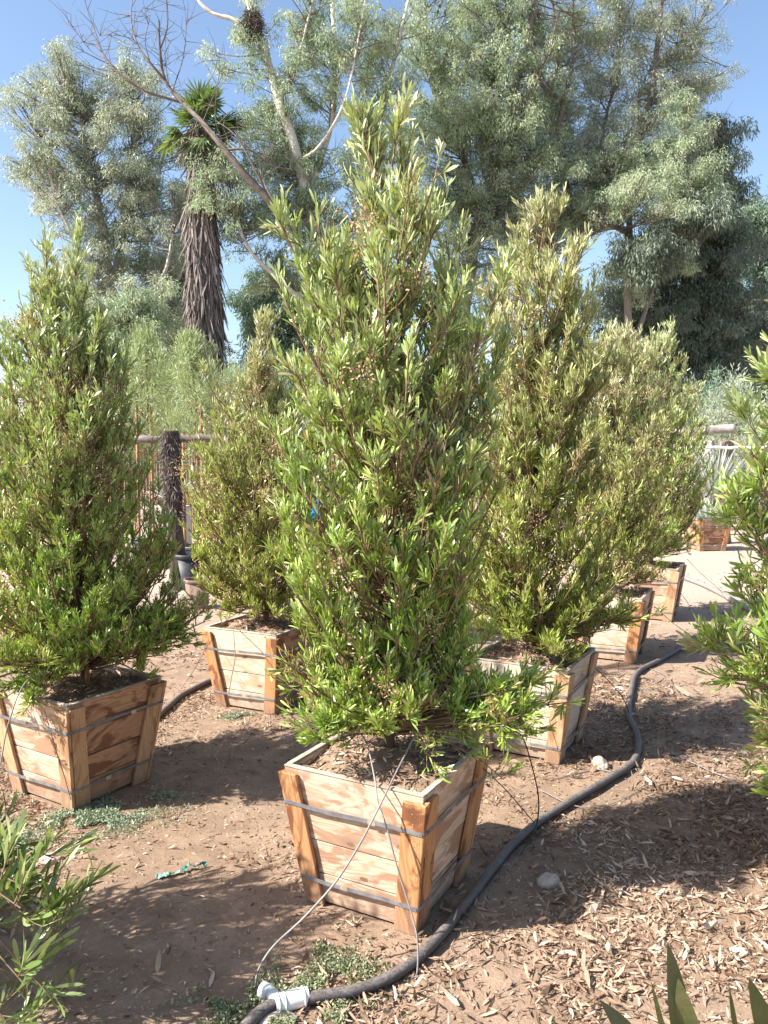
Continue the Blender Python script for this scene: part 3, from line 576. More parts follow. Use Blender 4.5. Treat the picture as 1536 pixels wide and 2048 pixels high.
Yt = 28.0
b = aty(250, 760, Yt)
tree('gum_tree', 'grey green gum tree with layered airy crown, furthest left', 'tree', (b[0], Yt),
     [lim(Yt, [(262, 990), (255, 760), (232, 600), (205, 430), (185, 330), (165, 230)], .26, .05),
      lim(Yt, [(240, 640), (205, 560), (160, 500), (110, 400)], .12, .03, [0, -.5, -1, -1.5]),
      lim(Yt, [(225, 560), (250, 450), (258, 330), (270, 240), (262, 150)], .12, .03, [0, .5, 1, 1, 1]),
      lim(Yt, [(248, 700), (300, 600), (330, 540), (345, 470)], .10, .03, [0, -.5, -1, -1]),
      lim(Yt, [(215, 470), (170, 420), (120, 330), (80, 280)], .08, .02, [0, .5, 1, 1])],
     [lobe(Yt, 130, 130, 42, 36, 13), lobe(Yt, 120, 200, 60, 50, 24), lobe(Yt, 62, 215, 40, 50, 11), lobe(Yt, 190, 200, 60, 50, 20, .8), lobe(Yt, 280, 150, 45, 40, 14, .5),
      lobe(Yt, 275, 230, 62, 60, 26), lobe(Yt, 105, 290, 75, 55, 28, -.5), lobe(Yt, 200, 320, 90, 70, 38), lobe(Yt, 310, 330, 60, 60, 22, .5), lobe(Yt, 55, 345, 48, 40, 10),
      lobe(Yt, 130, 390, 70, 40, 18, -.8), lobe(Yt, 250, 430, 95, 60, 42), lobe(Yt, 330, 400, 42, 45, 12), lobe(Yt, 200, 500, 90, 60, 32, -.5), lobe(Yt, 300, 520, 70, 60, 34, .5),
      lobe(Yt, 150, 600, 70, 60, 20), lobe(Yt, 260, 620, 90, 60, 40, -.8), lobe(Yt, 330, 640, 50, 70, 24, .8), lobe(Yt, 180, 720, 110, 60, 36), lobe(Yt, 310, 740, 70, 55, 20, .5)],
     31, M['euc_warm'], M['white_bark'], per=150, cl_r=.46, vgap=.3, group='gum trees behind the nursery')
Yt = 26.0
b = aty(640, 760, Yt)
tree('gum_tree', 'white trunked gum tree left of the central shrub, with the nest and bare limbs', 'tree', (b[0], Yt),
     [lim(Yt, [(668, 990), (655, 760), (640, 560), (612, 400), (585, 290), (555, 190), (530, 110), (505, 50), (480, -20), (440, -120)], .27, .07),
      lim(Yt, [(510, 62), (465, 38), (425, 25), (395, -5), (370, -60)], .08, .04),
      lim(Yt, [(612, 400), (660, 250), (668, 120), (660, -30), (650, -140)], .12, .05, [0, 1, 1.5, 2, 2]),
      lim(Yt, [(600, 320), (640, 290), (690, 200), (720, 60), (740, -60)], .05, .02, [0, -.5, -1, -1, -1]),
      lim(Yt, [(560, 200), (590, 130), (610, 60), (640, -60)], .06, .03),
      lim(Yt, [(648, 640), (560, 560), (500, 500), (470, 430)], .1, .03, [0, -.8, -1.2, -1.2]),
      lim(Yt, [(640, 560), (720, 420), (760, 260), (790, 120), (830, -40)], .14, .05, [0, .5, .8, .8, 1])],
     [lobe(Yt, 490, 105, 48, 60, 9), lobe(Yt, 550, 250, 60, 70, 16, .6), lobe(Yt, 510, 262, 34, 40, 8), lobe(Yt, 620, 60, 60, 70, 20, 1), lobe(Yt, 640, 170, 50, 70, 17, .8), lobe(Yt, 590, -40, 90, 60, 20), 
      lobe(Yt, 700, 30, 60, 60, 13, -1), lobe(Yt, 715, 130, 60, 50, 15), lobe(Yt, 430, 350, 40, 26, 8, -1.5), lobe(Yt, 425, 400, 40, 30, 8, -1.5), lobe(Yt, 455, 318, 26, 24, 4, -2), lobe(Yt, 540, 340, 70, 50, 26), lobe(Yt, 610, 300, 50, 60, 18, .5),
      lobe(Yt, 480, 440, 50, 40, 12, -1), lobe(Yt, 550, 430, 75, 60, 30), lobe(Yt, 630, 440, 60, 70, 26), lobe(Yt, 570, 540, 55, 45, 18), lobe(Yt, 650, 560, 60, 60, 24),
      lobe(Yt, 740, 240, 40, 60, 9, .8), lobe(Yt, 790, 60, 60, 80, 16, .8), lobe(Yt, 580, 150, 40, 60, 9, -.6), lobe(Yt, 760, 160, 50, 60, 10), lobe(Yt, 790, 330, 60, 70, 16, .5), lobe(Yt, 720, 450, 60, 60, 14), lobe(Yt, 700, 350, 60, 60, 14)],
     32, M['euc'], M['white_bark'], per=160, cl_r=.44, vgap=.3, group='gum trees behind the nursery')
Yt = 29.0
b = aty(905, 760, Yt)
tree('gum_tree', 'tall gum tree with dark forked limbs directly behind the central shrub', 'tree', (b[0], Yt),
     [lim(Yt, [(905, 990), (905, 760), (930, 560), (960, 420), (1010, 280), (1030, 170), (1060, 60), (1080, -60)], .32, .07),
      lim(Yt, [(960, 420), (930, 320), (880, 220), (860, 90), (850, -40)], .12, .04, [0, .5, 1, 1, 1]),
      lim(Yt, [(1000, 300), (1050, 200), (1090, 120), (1120, 20)], .1, .03, [0, -.6, -.6, -1]),
      lim(Yt, [(1015, 270), (1000, 170), (1020, 80), (1000, -40)], .08, .03)],
     [lobe(Yt, 870, 60, 75, 70, 26), lobe(Yt, 960, 20, 90, 60, 34), lobe(Yt, 930, 130, 90, 65, 42), lobe(Yt, 1060, 40, 80, 70, 34, .8), lobe(Yt, 1030, 130, 80, 60, 36, -.5), lobe(Yt, 880, 200, 75, 60, 24),
      lobe(Yt, 980, 230, 90, 60, 44, -.8), lobe(Yt, 930, 300, 80, 60, 36), lobe(Yt, 1070, 220, 70, 70, 30, 1), lobe(Yt, 1020, 330, 90, 60, 42), lobe(Yt, 900, 390, 80, 60, 22), lobe(Yt, 980, 420, 80, 60, 30),
      lobe(Yt, 940, 520, 80, 70, 26), lobe(Yt, 1050, 420, 80, 50, 32), lobe(Yt, 960, -70, 160, 60, 40), lobe(Yt, 840, 280, 60, 70, 16), lobe(Yt, 860, 420, 60, 60, 14), lobe(Yt, 1080, 330, 70, 60, 18)],
     33, M['euc'], M['grey_bark'], per=165, cl_r=.5, vgap=.28, group='gum trees behind the nursery')
Yt = 31.0
b = aty(1140, 760, Yt)
tree('gum_tree', 'gum tree with pale pinkish upright trunks right of the central shrub, tallest on that side', 'tree', (b[0], Yt),
     [lim(Yt, [(1128, 990), (1134, 760), (1140, 620), (1150, 480), (1200, 350), (1270, 290), (1295, 200), (1310, 80), (1330, -60)], .32, .06),
      lim(Yt, [(1150, 480), (1130, 330), (1125, 230), (1150, 120), (1150, -40)], .14, .05, [0, -.5, -1, -1, -1]),
      lim(Yt, [(1128, 300), (1100, 200), (1120, 110), (1100, -30)], .1, .03),
      lim(Yt, [(1280, 310), (1278, 200), (1310, 130), (1390, 60)], .07, .02, [0, 1, 1, 1]),
      lim(Yt, [(1200, 350), (1210, 240), (1240, 120), (1230, -40)], .08, .03)],
     [lobe(Yt, 1140, 80, 80, 80, 36), lobe(Yt, 1190, 180, 90, 80, 50), lobe(Yt, 1250, 60, 85, 80, 34), lobe(Yt, 1120, 260, 80, 70, 38), lobe(Yt, 1210, 290, 80, 60, 38, -.5), lobe(Yt, 1350, 40, 75, 50, 22, 1),
      lobe(Yt, 1390, 120, 60, 55, 17, 1), lobe(Yt, 1330, 150, 75, 60, 24, .5), lobe(Yt, 1400, 165, 52, 38, 10), lobe(Yt, 1310, 240, 70, 50, 24), lobe(Yt, 1160, 360, 90, 55, 42), lobe(Yt, 1100, 420, 70, 50, 26),
      lobe(Yt, 1250, 380, 80, 50, 26), lobe(Yt, 1140, 440, 70, 40, 18), lobe(Yt, 1220, -60, 200, 60, 44)],
     34, M['euc_warm'], M['grey_bark'], per=160, cl_r=.52, vgap=.3, group='gum trees behind the nursery')
Yt = 29.5
b = aty(1250, 760, Yt)
tree('gum_tree', 'broad drooping pale bough mass over the sky gap, joined to the pinkish trunks', 'tree', (b[0] + .5, Yt),
     [lim(Yt, [(1275, 990), (1262, 760), (1255, 600), (1262, 480), (1250, 400), (1200, 350)], .2, .05),
      lim(Yt, [(1262, 480), (1230, 455), (1180, 470), (1140, 500), (1100, 505)], .12, .03, [0, -.5, -.5, -.5, 0]),
      lim(Yt, [(1258, 600), (1285, 520), (1310, 450), (1370, 380)], .1, .02), lim(Yt, [(1262, 700), (1300, 600), (1330, 500)], .1, .02)],
     [lobe(Yt, 1330, 300, 70, 45, 22), lobe(Yt, 1250, 340, 85, 45, 26), lobe(Yt, 1350, 360, 85, 40, 28, -1), lobe(Yt, 1270, 400, 110, 34, 30, -1.5), lobe(Yt, 1190, 410, 70, 40, 22), lobe(Yt, 1400, 380, 45, 40, 10), lobe(Yt, 1110, 450, 60, 50, 14), lobe(Yt, 1330, 450, 70, 34, 16),
      lobe(Yt, 1040, 480, 70, 60, 20), lobe(Yt, 1360, 230, 60, 40, 14), lobe(Yt, 1320, 520, 60, 50, 14, .5), lobe(Yt, 1270, 560, 26, 60, 6)],
     35, M['euc'], M['grey_bark'], per=170, cl_r=.46, vgap=.28, group='gum trees behind the nursery')
Yt = 34.0
b = aty(1390, 760, Yt)
tree('pepper_tree', 'dark bluish weeping tree at the right, leaves hanging to the shrub tops', 'tree', (b[0], Yt),
     [lim(Yt, [(1400, 990), (1390, 760), (1380, 600), (1400, 450), (1410, 330), (1420, 260)], .4, .08),
      lim(Yt, [(1385, 640), (1320, 560), (1270, 520)], .2, .05), lim(Yt, [(1385, 560), (1440, 460), (1450, 380)], .16, .04)],
     [lobe(Yt, 1430, 265, 42, 32, 14), lobe(Yt, 1415, 330, 55, 50, 26), lobe(Yt, 1440, 390, 45, 45, 20), lobe(Yt, 1390, 470, 90, 50, 44), lobe(Yt, 1300, 500, 60, 50, 16, -6), lobe(Yt, 1400, 430, 50, 40, 12, -6), lobe(Yt, 1440, 500, 55, 80, 34), lobe(Yt, 1320, 520, 80, 50, 40),
      lobe(Yt, 1380, 600, 110, 60, 66), lobe(Yt, 1280, 620, 80, 50, 44), lobe(Yt, 1450, 640, 80, 70, 50), lobe(Yt, 1300, 690, 100, 55, 50), lobe(Yt, 1410, 720, 110, 60, 60), lobe(Yt, 1240, 720, 50, 40, 16), lobe(Yt, 1180, 600, 22, 26, 5), lobe(Yt, 1380, 800, 130, 60, 50)],
     36, M['dark_leaf'], M['grey_bark'], per=190, cl_r=.62, droop=1.2, leafL=.2, ratio=.2, vgap=.22)
Yt = 38.0
b = aty(1520, 760, Yt)
tree('round_tree', 'hazy green tree cut by the right edge, lower than the dark weeping tree', 'tree', (b[0], Yt),
     [lim(Yt, [(1530, 990), (1525, 760), (1520, 600), (1515, 480)], .3, .06)],
     [lobe(Yt, 1510, 440, 45, 36, 18), lobe(Yt, 1560, 430, 60, 36, 20), lobe(Yt, 1520, 520, 70, 60, 46), lobe(Yt, 1540, 640, 80, 70, 50), lobe(Yt, 1520, 760, 90, 60, 40)],
     37, M['euc_blue'], M['grey_bark'], per=170, cl_r=.62, leafL=.2, vgap=.25)
Yt = 36.0
b = aty(560, 760, Yt)
tree('round_tree', 'dark round crowned tree low behind the gap right of the palm', 'tree', (b[0], Yt),
     [lim(Yt, [(565, 990), (560, 800), (550, 650), (560, 560)], .3, .06), lim(Yt, [(555, 700), (510, 640), (490, 600)], .1, .03)],
     [lobe(Yt, 500, 590, 34, 34, 9), lobe(Yt, 550, 570, 50, 34, 17), lobe(Yt, 600, 600, 70, 50, 34), lobe(Yt, 530, 640, 48, 36, 18), lobe(Yt, 590, 680, 90, 50, 40), lobe(Yt, 600, 760, 140, 60, 50), lobe(Yt, 680, 660, 60, 60, 24)],
     38, M['euc_blue'], M['grey_bark'], per=170, cl_r=.6, leafL=.2, vgap=.25)
tree('round_tree', 'dark shaded tree at the foot of the palm, left side', 'tree', (aty(330, 760, 34)[0], 34),
     [lim(34, [(330, 990), (335, 760), (330, 600), (350, 500)], .3, .06), lim(34, [(332, 680), (370, 600), (372, 520)], .1, .03)],
     [lobe(34, 330, 560, 50, 60, 28), lobe(34, 360, 500, 22, 50, 9), lobe(34, 340, 640, 60, 50, 30), lobe(34, 360, 400, 16, 40, 5), lobe(34, 300, 740, 120, 60, 50)],
     39, M['dark_leaf'], M['grey_bark'], per=170, cl_r=.55, leafL=.2, vgap=.25)
tree('gum_tree', 'soft grey green sapling top just left of the palm foot, over the young stakes', 'tree', (aty(255, 760, 22)[0], 22),
     [lim(22, [(262, 990), (262, 800), (255, 690), (265, 620)], .1, .03)],
     [lobe(22, 270, 610, 50, 40, 22), lobe(22, 215, 640, 40, 40, 14), lobe(22, 300, 660, 40, 36, 12), lobe(22, 240, 700, 60, 40, 20)],
     40, M['euc'], M['grey_bark'], per=150, cl_r=.4, vgap=.28, group='gum trees behind the nursery')

# bare dead limb (its own leafless tree leaning left across the palm)
r = np.random.default_rng(77); Yb = 22.0; bb = aty(640, 520, Yb); off = np.array([bb[0], Yb, 0])
root = tag(empty('bare_tree', off), 'leafless grey tree leaning left across the palm crown into the sky', 'tree')
main = [([(640, 990), (640, 700), (610, 540), (560, 430), (495, 355), (450, 300), (405, 245), (365, 205), (330, 160), (320, 100), (318, 40)], .15, .02),
        ([(365, 205), (330, 195), (290, 182), (250, 155), (215, 122), (190, 80)], .045, .012), ([(330, 160), (300, 125), (275, 90), (262, 40), (265, 0)], .04, .01),
        ([(250, 155), (215, 130), (200, 90), (175, 20), (165, -20)], .02, .006), ([(215, 122), (180, 100), (150, 60), (138, 48)], .012, .004),
        ([(320, 100), (335, 50), (332, -20)], .025, .01), ([(300, 125), (290, 80), (300, 30), (285, 10)], .015, .005), ([(345, 180), (365, 120), (372, 60), (370, 20)], .018, .006),
        ([(290, 120), (270, 82), (230, 70), (200, 72)], .012, .004), ([(338, 170), (330, 110), (345, 80)], .012, .004), ([(450, 300), (500, 300), (540, 330), (590, 340)], .04, .012),
        ([(405, 245), (440, 160), (450, 140)], .012, .004), ([(450, 300), (430, 230), (440, 130), (432, 110)], .014, .004), ([(540, 400), (500, 320), (470, 270), (430, 240)], .03, .008),
        ([(560, 430), (520, 340), (545, 300)], .03, .008)]
paths = [(spline([aty(u, v, Yb + .25 * math.sin(i * 1.7 + j)) for j, (u, v) in enumerate(p)], 5), (a, b)) for i, (p, a, b) in enumerate(main)]
tw = [(P - off, np.linspace(a, b, len(P))) for P, (a, b) in paths]
for P, (a, b) in paths:
    for _ in range(int(len(P) * .9)):
        i = r.integers(len(P) // 3, len(P)); q = P[i]
        if q[2] < 8: continue
        d = unit(r.normal(0, 1, 3) * np.array([1, .6, .8]) + np.array([-.1, 0, .5])); ln = r.uniform(.25, .9)
        Q = np.array([q, q + d * ln * .5 + r.normal(0, .04, 3), q + d * ln + r.normal(0, .08, 3)]); tw.append((Q - off, np.array([.009, .006, .003])))
V, Fq = tubes(tw, 5); link('branches', np_mesh('branches', V, Fq, smooth=True), M['twig'], root)

# nest of sticks lodged in the fork
c = aty(505, 52, 25.7); root = tag(empty('bird_nest', c), 'dark shaggy nest of sticks lodged high on the white trunk', 'nest')
n = 900; q = rand_dirs(r, n) * r.uniform(.1, .5, (n, 1)) * np.array([.65, .65, 1.15]); D = unit(r.normal(0, 1, (n, 3)) + np.array([0, 0, -.5]))
V, Fq, k = strips(q - D * .15, D, rand_dirs(r, n), r.uniform(.2, .5, n), np.full(n, .022), r.normal(0, .2, n), None, T3, np.array([1, 1, .6]))
link('sticks', np_mesh('sticks', V, Fq, {'rnd': np.repeat(r.random(n) * .4, k)}), M['dead_frond'], root)

# ------------------------------------------------------------------ palm
def palm(u, Yp):
    r = np.random.default_rng(91); b = aty(u, 760, Yp); root = tag(empty('fan_palm', (b[0], Yp, 0)), 'tall fan palm with a thick shaggy skirt of dead fronds', 'palm tree')
    topz = aty(405, 262, Yp)[2]; sk0 = 2.2
    V, Fq = tubes([(np.column_stack([np.linspace(0, -.06, 12), np.zeros(12), np.linspace(-.2, topz, 12)]), np.linspace(.38, .24, 12))], 14)
    link('trunk', np_mesh('trunk', V, Fq, smooth=True), M['grey_bark'], root)
    wz = np.array([sk0, 3.5, 5.5, 7.2, 8.2, 9.2, 10.0, topz]); wr = np.array([.50, .50, .51, .51, .48, .40, .34, .29])
    n = 7500; z = r.uniform(sk0, topz + .25, n); a = r.uniform(0, 2 * PI, n); lay = r.uniform(.68, 1.04, n)
    rad = np.interp(z, wz, wr) * lay * (1 + .16 * (vnoise(np.cos(a) * 2 + 5, np.sin(a) * 2 + 5, z * 1.1) - .5)) 
    P = np.column_stack([rad * np.cos(a) - .06 * z / topz, rad * np.sin(a), z]); out = np.column_stack([np.cos(a), np.sin(a), np.zeros(n)])
    D = unit(np.array([0, 0, -1.0]) + out * r.normal(.0, .07, (n, 1)) + r.normal(0, .15, (n, 3))); S = unit(np.column_stack([-np.sin(a), np.cos(a), np.zeros(n)]) + r.normal(0, .5, (n, 3)))
    V, Fq, k = strips(P, D, S, r.uniform(.35, 1.0, n), r.uniform(.02, .075, n), r.normal(0, .06, n), r.normal(0, .6, n), T3, np.array([.7, 1, .25]))
    tone = np.clip(.35 + .5 * (vnoise(np.cos(a) * 3 + 5, np.sin(a) * 3 + 5, z * .8) - .4) + r.normal(0, .2, n), 0, 1)
    link('dead_frond_skirt', np_mesh('dead_frond_skirt', V, Fq, {'rnd': np.repeat(tone, k)}), M['dead_frond'], root)
    kb, kd, ks, kl = [], [], [], []                      # browned fans folded down under the green head
    for i in range(26):
        a = r.uniform(0, 2 * PI); hub = np.array([-.06 + .38 * math.cos(a), .38 * math.sin(a), topz - r.uniform(-.05, .6)]); d = np.array([math.cos(a) * .45, math.sin(a) * .45, -1.0]); sd_ = np.array([-math.sin(a), math.cos(a), 0])
        for j in range(14):
            t = (j / 13 - .5) * 1.7; kb.append(hub); kd.append(d * math.cos(t) + sd_ * math.sin(t)); ks.append(rand_dirs(r, 1)[0]); kl.append(r.uniform(.45, .85))
    m = len(kb); V, Fq, k = strips(np.array(kb), np.array(kd), np.array(ks), np.array(kl), np.full(m, .045), r.normal(0, .1, m), None, T3, np.array([.5, 1, .1]))
    link('dead_fans', np_mesh('dead_fans', V, Fq, {'rnd': np.repeat(np.clip(r.normal(.7, .2, m), 0, 1), k)}), M['dead_frond'], root)
    bs, ds, ss, Ls, rn, st = [], [], [], [], [], []
    for i in range(46):
        e = math.radians(r.uniform(-50, 82)); a = r.uniform(0, 2 * PI); d = np.array([math.cos(a) * math.cos(e), math.sin(a) * math.cos(e), math.sin(e)])
        o = np.array([-.06, 0, topz + .05]); pl = r.uniform(.5, .95); hub = o + d * pl + np.array([0, 0, -.06]); st.append((np.array([o, (o + hub) / 2 + np.array([0, 0, .05]), hub]), np.array([.02, .016, .012])))
        sd_ = unit(np.cross(d, [0, 0, 1]) + r.normal(0, .15, 3)); nb = 20
        for j in range(nb):
            t = (j / (nb - 1) - .5) * math.radians(210); dd = d * math.cos(t) + sd_ * math.sin(t)
            dd = dd + np.array([0, 0, -.22]); bs.append(hub); ds.append(dd); ss.append(np.cross(dd, np.cross(d, sd_)) + r.normal(0, .2, 3)); Ls.append(r.uniform(.5, .72) * (1 - .25 * abs(t) / 2)); rn.append(r.normal(.45, .2) + (.25 if e < -.3 else 0))
    n = len(bs); bs, ds, ss, Ls = map(np.array, (bs, ds, ss, Ls))
    V, Fq, k = strips(bs, ds, ss, Ls, np.full(n, .06), -np.abs(r.normal(.18, .12, n)), None, np.array([0, .4, .75, 1]), np.array([.3, 1, .7, .1]))
    link('crown', np_mesh('crown', V, Fq, {'rnd': np.repeat(np.clip(rn, 0, 1), k)}), M['palm_leaf'], root)
    V, Fq = tubes(st, 4); link('petioles', np_mesh('petioles', V, Fq), M['palm_leaf'], root)
palm(413, 25.0)

# ------------------------------------------------------------------ young staked trees in pots
def pot(x, y, mat, label, h=.36, rt=.2, rb=.155, group='black nursery pots'):
    pr = [(rb, 0), (rt * .97, h * .88), (rt * .97, h * .88), (rt * 1.06, h * .9), (rt * 1.06, h), (rt * .96, h), (rt * .94, h * .86)]
    k = 28; ang = np.linspace(0, 2 * PI, k, endpoint=False); V = np.array([[q * math.cos(a), q * math.sin(a), z] for q, z in pr for a in ang])
    i, j = np.meshgrid(np.arange(len(pr) - 1), np.arange(k), indexing='ij'); j2 = (j + 1) % k
    Fq = np.stack([i * k + j, i * k + j2, (i + 1) * k + j2, (i + 1) * k + j], -1).reshape(-1, 4)
    o = link('nursery_pot', np_mesh('nursery_pot', V, Fq, smooth=True), mat); o.location = (x, y, 0); tag(o, label, 'pot', group)
    Vs = np.vstack([[[0, 0, h * .88]], [[rt * .95 * math.cos(a), rt * .95 * math.sin(a), h * .86] for a in ang]])
    me = bpy.data.meshes.new('soil'); me.from_pydata([tuple(v) for v in Vs], [], [(0, a + 1, (a + 1) % k + 1) for a in range(k)]); link('soil', me, M['ground'], o); return o
def sapling(x, y, z0, z1, rad, seed, label, stakes, per=170):
    r = np.random.default_rng(seed); root = tag(empty('willowy_sapling', (x, y, .3)), label, 'sapling', 'young staked saplings by the left fence'); off = np.array([x, y, .3])
    V, Fq = tubes([(np.array([(x, y, .28), (x + .02, y, 1.2), (x, y, z1 - .2)]) - off, np.array([.02, .016, .006]))], 6); link('trunk', np_mesh('trunk', V, Fq, smooth=True), M['stem'], root)
    n = 52; z = r.uniform(z0, z1, n) + r.normal(0, .08, n); a = r.uniform(0, 2 * PI, n); q = rad * np.sin(np.clip((z1 + .1 - z) / (z1 - z0), 0, 1) * 2.2) * r.uniform(.2, 1.2, n)
    C = np.column_stack([x + q * np.cos(a), y + q * np.sin(a), z]); V, Fq = tubes([(np.array([(x, y, c[2] - .35), (x * .5 + c[0] * .5, y * .5 + c[1] * .5, c[2] - .15), c]) - off, np.array([.007, .005, .003])) for c in C], 4)
    link('branches', np_mesh('branches', V, Fq), M['stem'], root)
    I = np.repeat(np.arange(n), per); m = len(I); P = C[I] + rand_dirs(r, m) * (r.random((m, 1)) ** .5) * .13 * np.array([1, 1, 1.7]); D = unit(P - C[I] + np.array([0, 0, .09]) + r.normal(0, .06, (m, 3)))
    V, Fq, k = strips(P - off, D, rand_dirs(r, m), r.uniform(.05, .1, m), np.full(m, .009), r.normal(0, .2, m), None, T3, W3)
    link('crown', np_mesh('crown', V, Fq, {'rnd': np.repeat(np.clip(r.normal(.5, .22, m), 0, 1), k)}), M['acacia'], root)
    for sx, sz in stakes:
        V, Fq = tubes([(np.array([(sx, -.16, -.28), (sx * .92, -.16, sz - .3)]), .022)], 4); s = link('stake', np_mesh('stake', V, Fq), M['stake'], root)
        V, Fq = tubes([(np.array([(sx * .95, -.16, sz * .62 - .3), (sx * .95, -.16, sz * .62 - .275)]), .027)], 6); link('tie_tape', np_mesh('tie_tape', V, Fq), M['green_tape'], s)
for px, Yp, z0, z1, rad, seed, lab, st in (
    (392, 10.4, 1.75, 2.95, .52, 61, 'willowy sapling with two orange stakes, right one over the shaggy post', [(-.13, 1.85), (.12, 2.25)]),
    (296, 11.0, 1.75, 3.1, .55, 62, 'pale willowy sapling with tall stakes, left of the shaggy post', [(-.1, 2.3), (.1, 2.2)]),
    (335, 13.5, 1.6, 2.9, .7, 63, 'fainter willowy sapling further back between the two staked ones', [(.1, 2.0)]),
    (470, 14.0, 1.5, 2.9, .7, 64, 'willowy sapling behind the yellowish shrub', [(.1, 2.0)]),
    (215, 13.0, 1.4, 2.9, .6, 65, 'willowy sapling beside the left cone shrub', [(.1, 2.0)])):
    x = aty(px, 900, Yp)[0]; pot(x, Yp, M['pot'], 'black pot under the ' + lab.split(',')[0], .38, .22, .17); sapling(x, Yp, z0, z1, rad, seed, lab, st)
p = at(378, 1178); pot(p[0], p[1], M['pot'], 'dusty black pot in front of the shaggy post, nearest of the pots', .42, .18, .14)
p = at(352, 1135); pot(p[0], p[1], M['pot'], 'smaller black pot behind the dusty one at the shaggy post', .34, .16, .13)
p = at(392, 1215); pot(p[0] + .02, p[1], M['post'], 'brownish dusty pot low behind the yellowish shrub', .3, .13, .1, None)
p = at(1542, 1182); pot(p[0], p[1], M['pot_white'], 'white bucket at the right edge on the dirt track', .26, .15, .13, None)

# ------------------------------------------------------------------ fences, posts, spiky plants
def square_post(name, label, cat, x, y, h, wd, mat, seed, shag=0, lean=0.0, group=None):
    r = np.random.default_rng(seed); root = tag(empty(name, (x, y, 0)), label, cat, group)
    n = 14; z = np.linspace(-.1, h, n); P = np.column_stack([lean * z, np.zeros(n), z]); V, Fq = tubes([(P, wd * .68 * (1 + .05 * r.normal(size=n)))], 4 if not shag else 9)
    m = len(V); top = np.arange(m - (4 if not shag else 9), m)
    V = V + r.normal(0, .004, V.shape); c = V[top].mean(0) + np.array([0, 0, .01]); V = np.vstack([V, c]); k = len(top)
    Fq = np.vstack([Fq, [[top[i], top[(i + 1) % k], m, m] for i in range(k)]])
    me = bpy.data.meshes.new('post'); me.from_pydata([tuple(v) for v in V], [], [tuple(dict.fromkeys(map(int, f))) for f in Fq]); link('post_body', me, mat, root)
    if shag:
        q = 1500; a = r.uniform(0, 2 * PI, q); zz = r.uniform(h * .45, h, q); P = np.column_stack([lean * zz + wd * .6 * np.cos(a), wd * .6 * np.sin(a), zz]); D = unit(np.column_stack([np.cos(a) * .5, np.sin(a) * .5, -np.ones(q)]) + r.normal(0, .4, (q, 3)))
        V, Fq, k = strips(P, D, rand_dirs(r, q), r.uniform(.04, .12, q), np.full(q, .012), r.normal(0, .2, q), None, T3, W3); link('shaggy_bark', np_mesh('shaggy_bark', V, Fq, {'rnd': np.repeat(r.random(q) * .25, k)}), M['dead_frond'], root)
    return root
def log(name, label, cat, p0, p1, rad, mat, group=None):
    p0, p1 = np.array(p0, float), np.array(p1, float); n = 24; r = np.random.default_rng(int(abs(p0[0] * 100))); P = p0 + (p1 - p0) * np.linspace(0, 1, n)[:, None] + r.normal(0, .006, (n, 3)); k = 12
    V, Fq = tubes([(P - p0, rad * (1 + .05 * r.normal(size=n)))], k); V = np.vstack([V, V[:k].mean(0), V[-k:].mean(0)]); m = len(V)
    F2 = [tuple(f) for f in Fq.tolist()] + [(i, (i + 1) % k, m - 2) for i in range(k)] + [(m - 2 - k + i, m - 2 - k + (i + 1) % k, m - 1) for i in range(k)]
    me = bpy.data.meshes.new(name); me.from_pydata([tuple(v) for v in V], [], F2); o = link(name, me, mat); o.location = p0
    for pl in me.polygons: pl.use_smooth = len(pl.vertices) == 4
    return tag(o, label, cat, group)
p = at(357, 1180); square_post('shaggy_post', 'blackened shaggy fence post beside the black pots', 'post', p[0], p[1], 1.83, .13, M['shag'], 5, shag=1, lean=-.035)
Yf = p[1] + .15
log('fence_rail', 'dark weathered log rail on both sides of the shaggy post', 'rail', aty(235, 880, Yf + .1), aty(470, 876, Yf + .1), .045, M['twig'])
# reed screen behind it
def reed_fence(label, x0, y0, x1, y1, h, seed, cls='reed'):
    r = np.random.default_rng(seed); root = tag(empty('reed_fence', (x0, y0, 0)), label, 'fence', 'reed screens round the yard')
    n = int(math.hypot(x1 - x0, y1 - y0) / .045); t = np.linspace(0, 1, n); bx = (x1 - x0) * t; by = (y1 - y0) * t + r.normal(0, .012, n)
    V, Fq = tubes([(np.array([(bx[i], by[i], -.05), (bx[i] + r.normal(0, .012), by[i], h + r.normal(0, .05))]), r.uniform(.014, .024)) for i in range(n)], 5)
    link('reed_screen', np_mesh('reed_screen', V, Fq, smooth=True), M[cls], root)
    for zz in (.35, h - .35):
        V, Fq = tubes([(np.array([(0, -.05, zz), (x1 - x0, y1 - y0 - .05, zz)]), .012)], 5); link('wire', np_mesh('wire', V, Fq), M['twig'], root)
reed_fence('reddish reed screen behind the staked saplings', -9.5, 15.5, 1.5, 15.8, 1.75, 3)
reed_fence('reddish reed screen on the far right behind the big log', 1.5, 17.5, 13, 17.8, 1.55, 4)
o = aty(1330, 868, 13.8); q = aty(1470, 857, 13.6); log('fence_log', 'thick striped grey log sticking out at the right above the white pipe', 'log', o, q, .075, M['log'])
x, y = aty(1452, 900, 13.9)[0], 13.9; square_post('wooden_post', 'square brown post behind the white pipe at the right', 'post', x, y, 1.78, .2, M['post'], 6)
x, y = aty(1418, 900, 15.2)[0], 15.2; square_post('wooden_post', 'slimmer pale post left of the square brown one', 'post', x, y, 1.8, .15, M['log'], 7)
log('white_pipe', 'thin white pipe rail crossing in front of the square post', 'pipe', aty(1370, 895, 13.2), aty(1600, 895, 13.2), .024, M['pvc'])
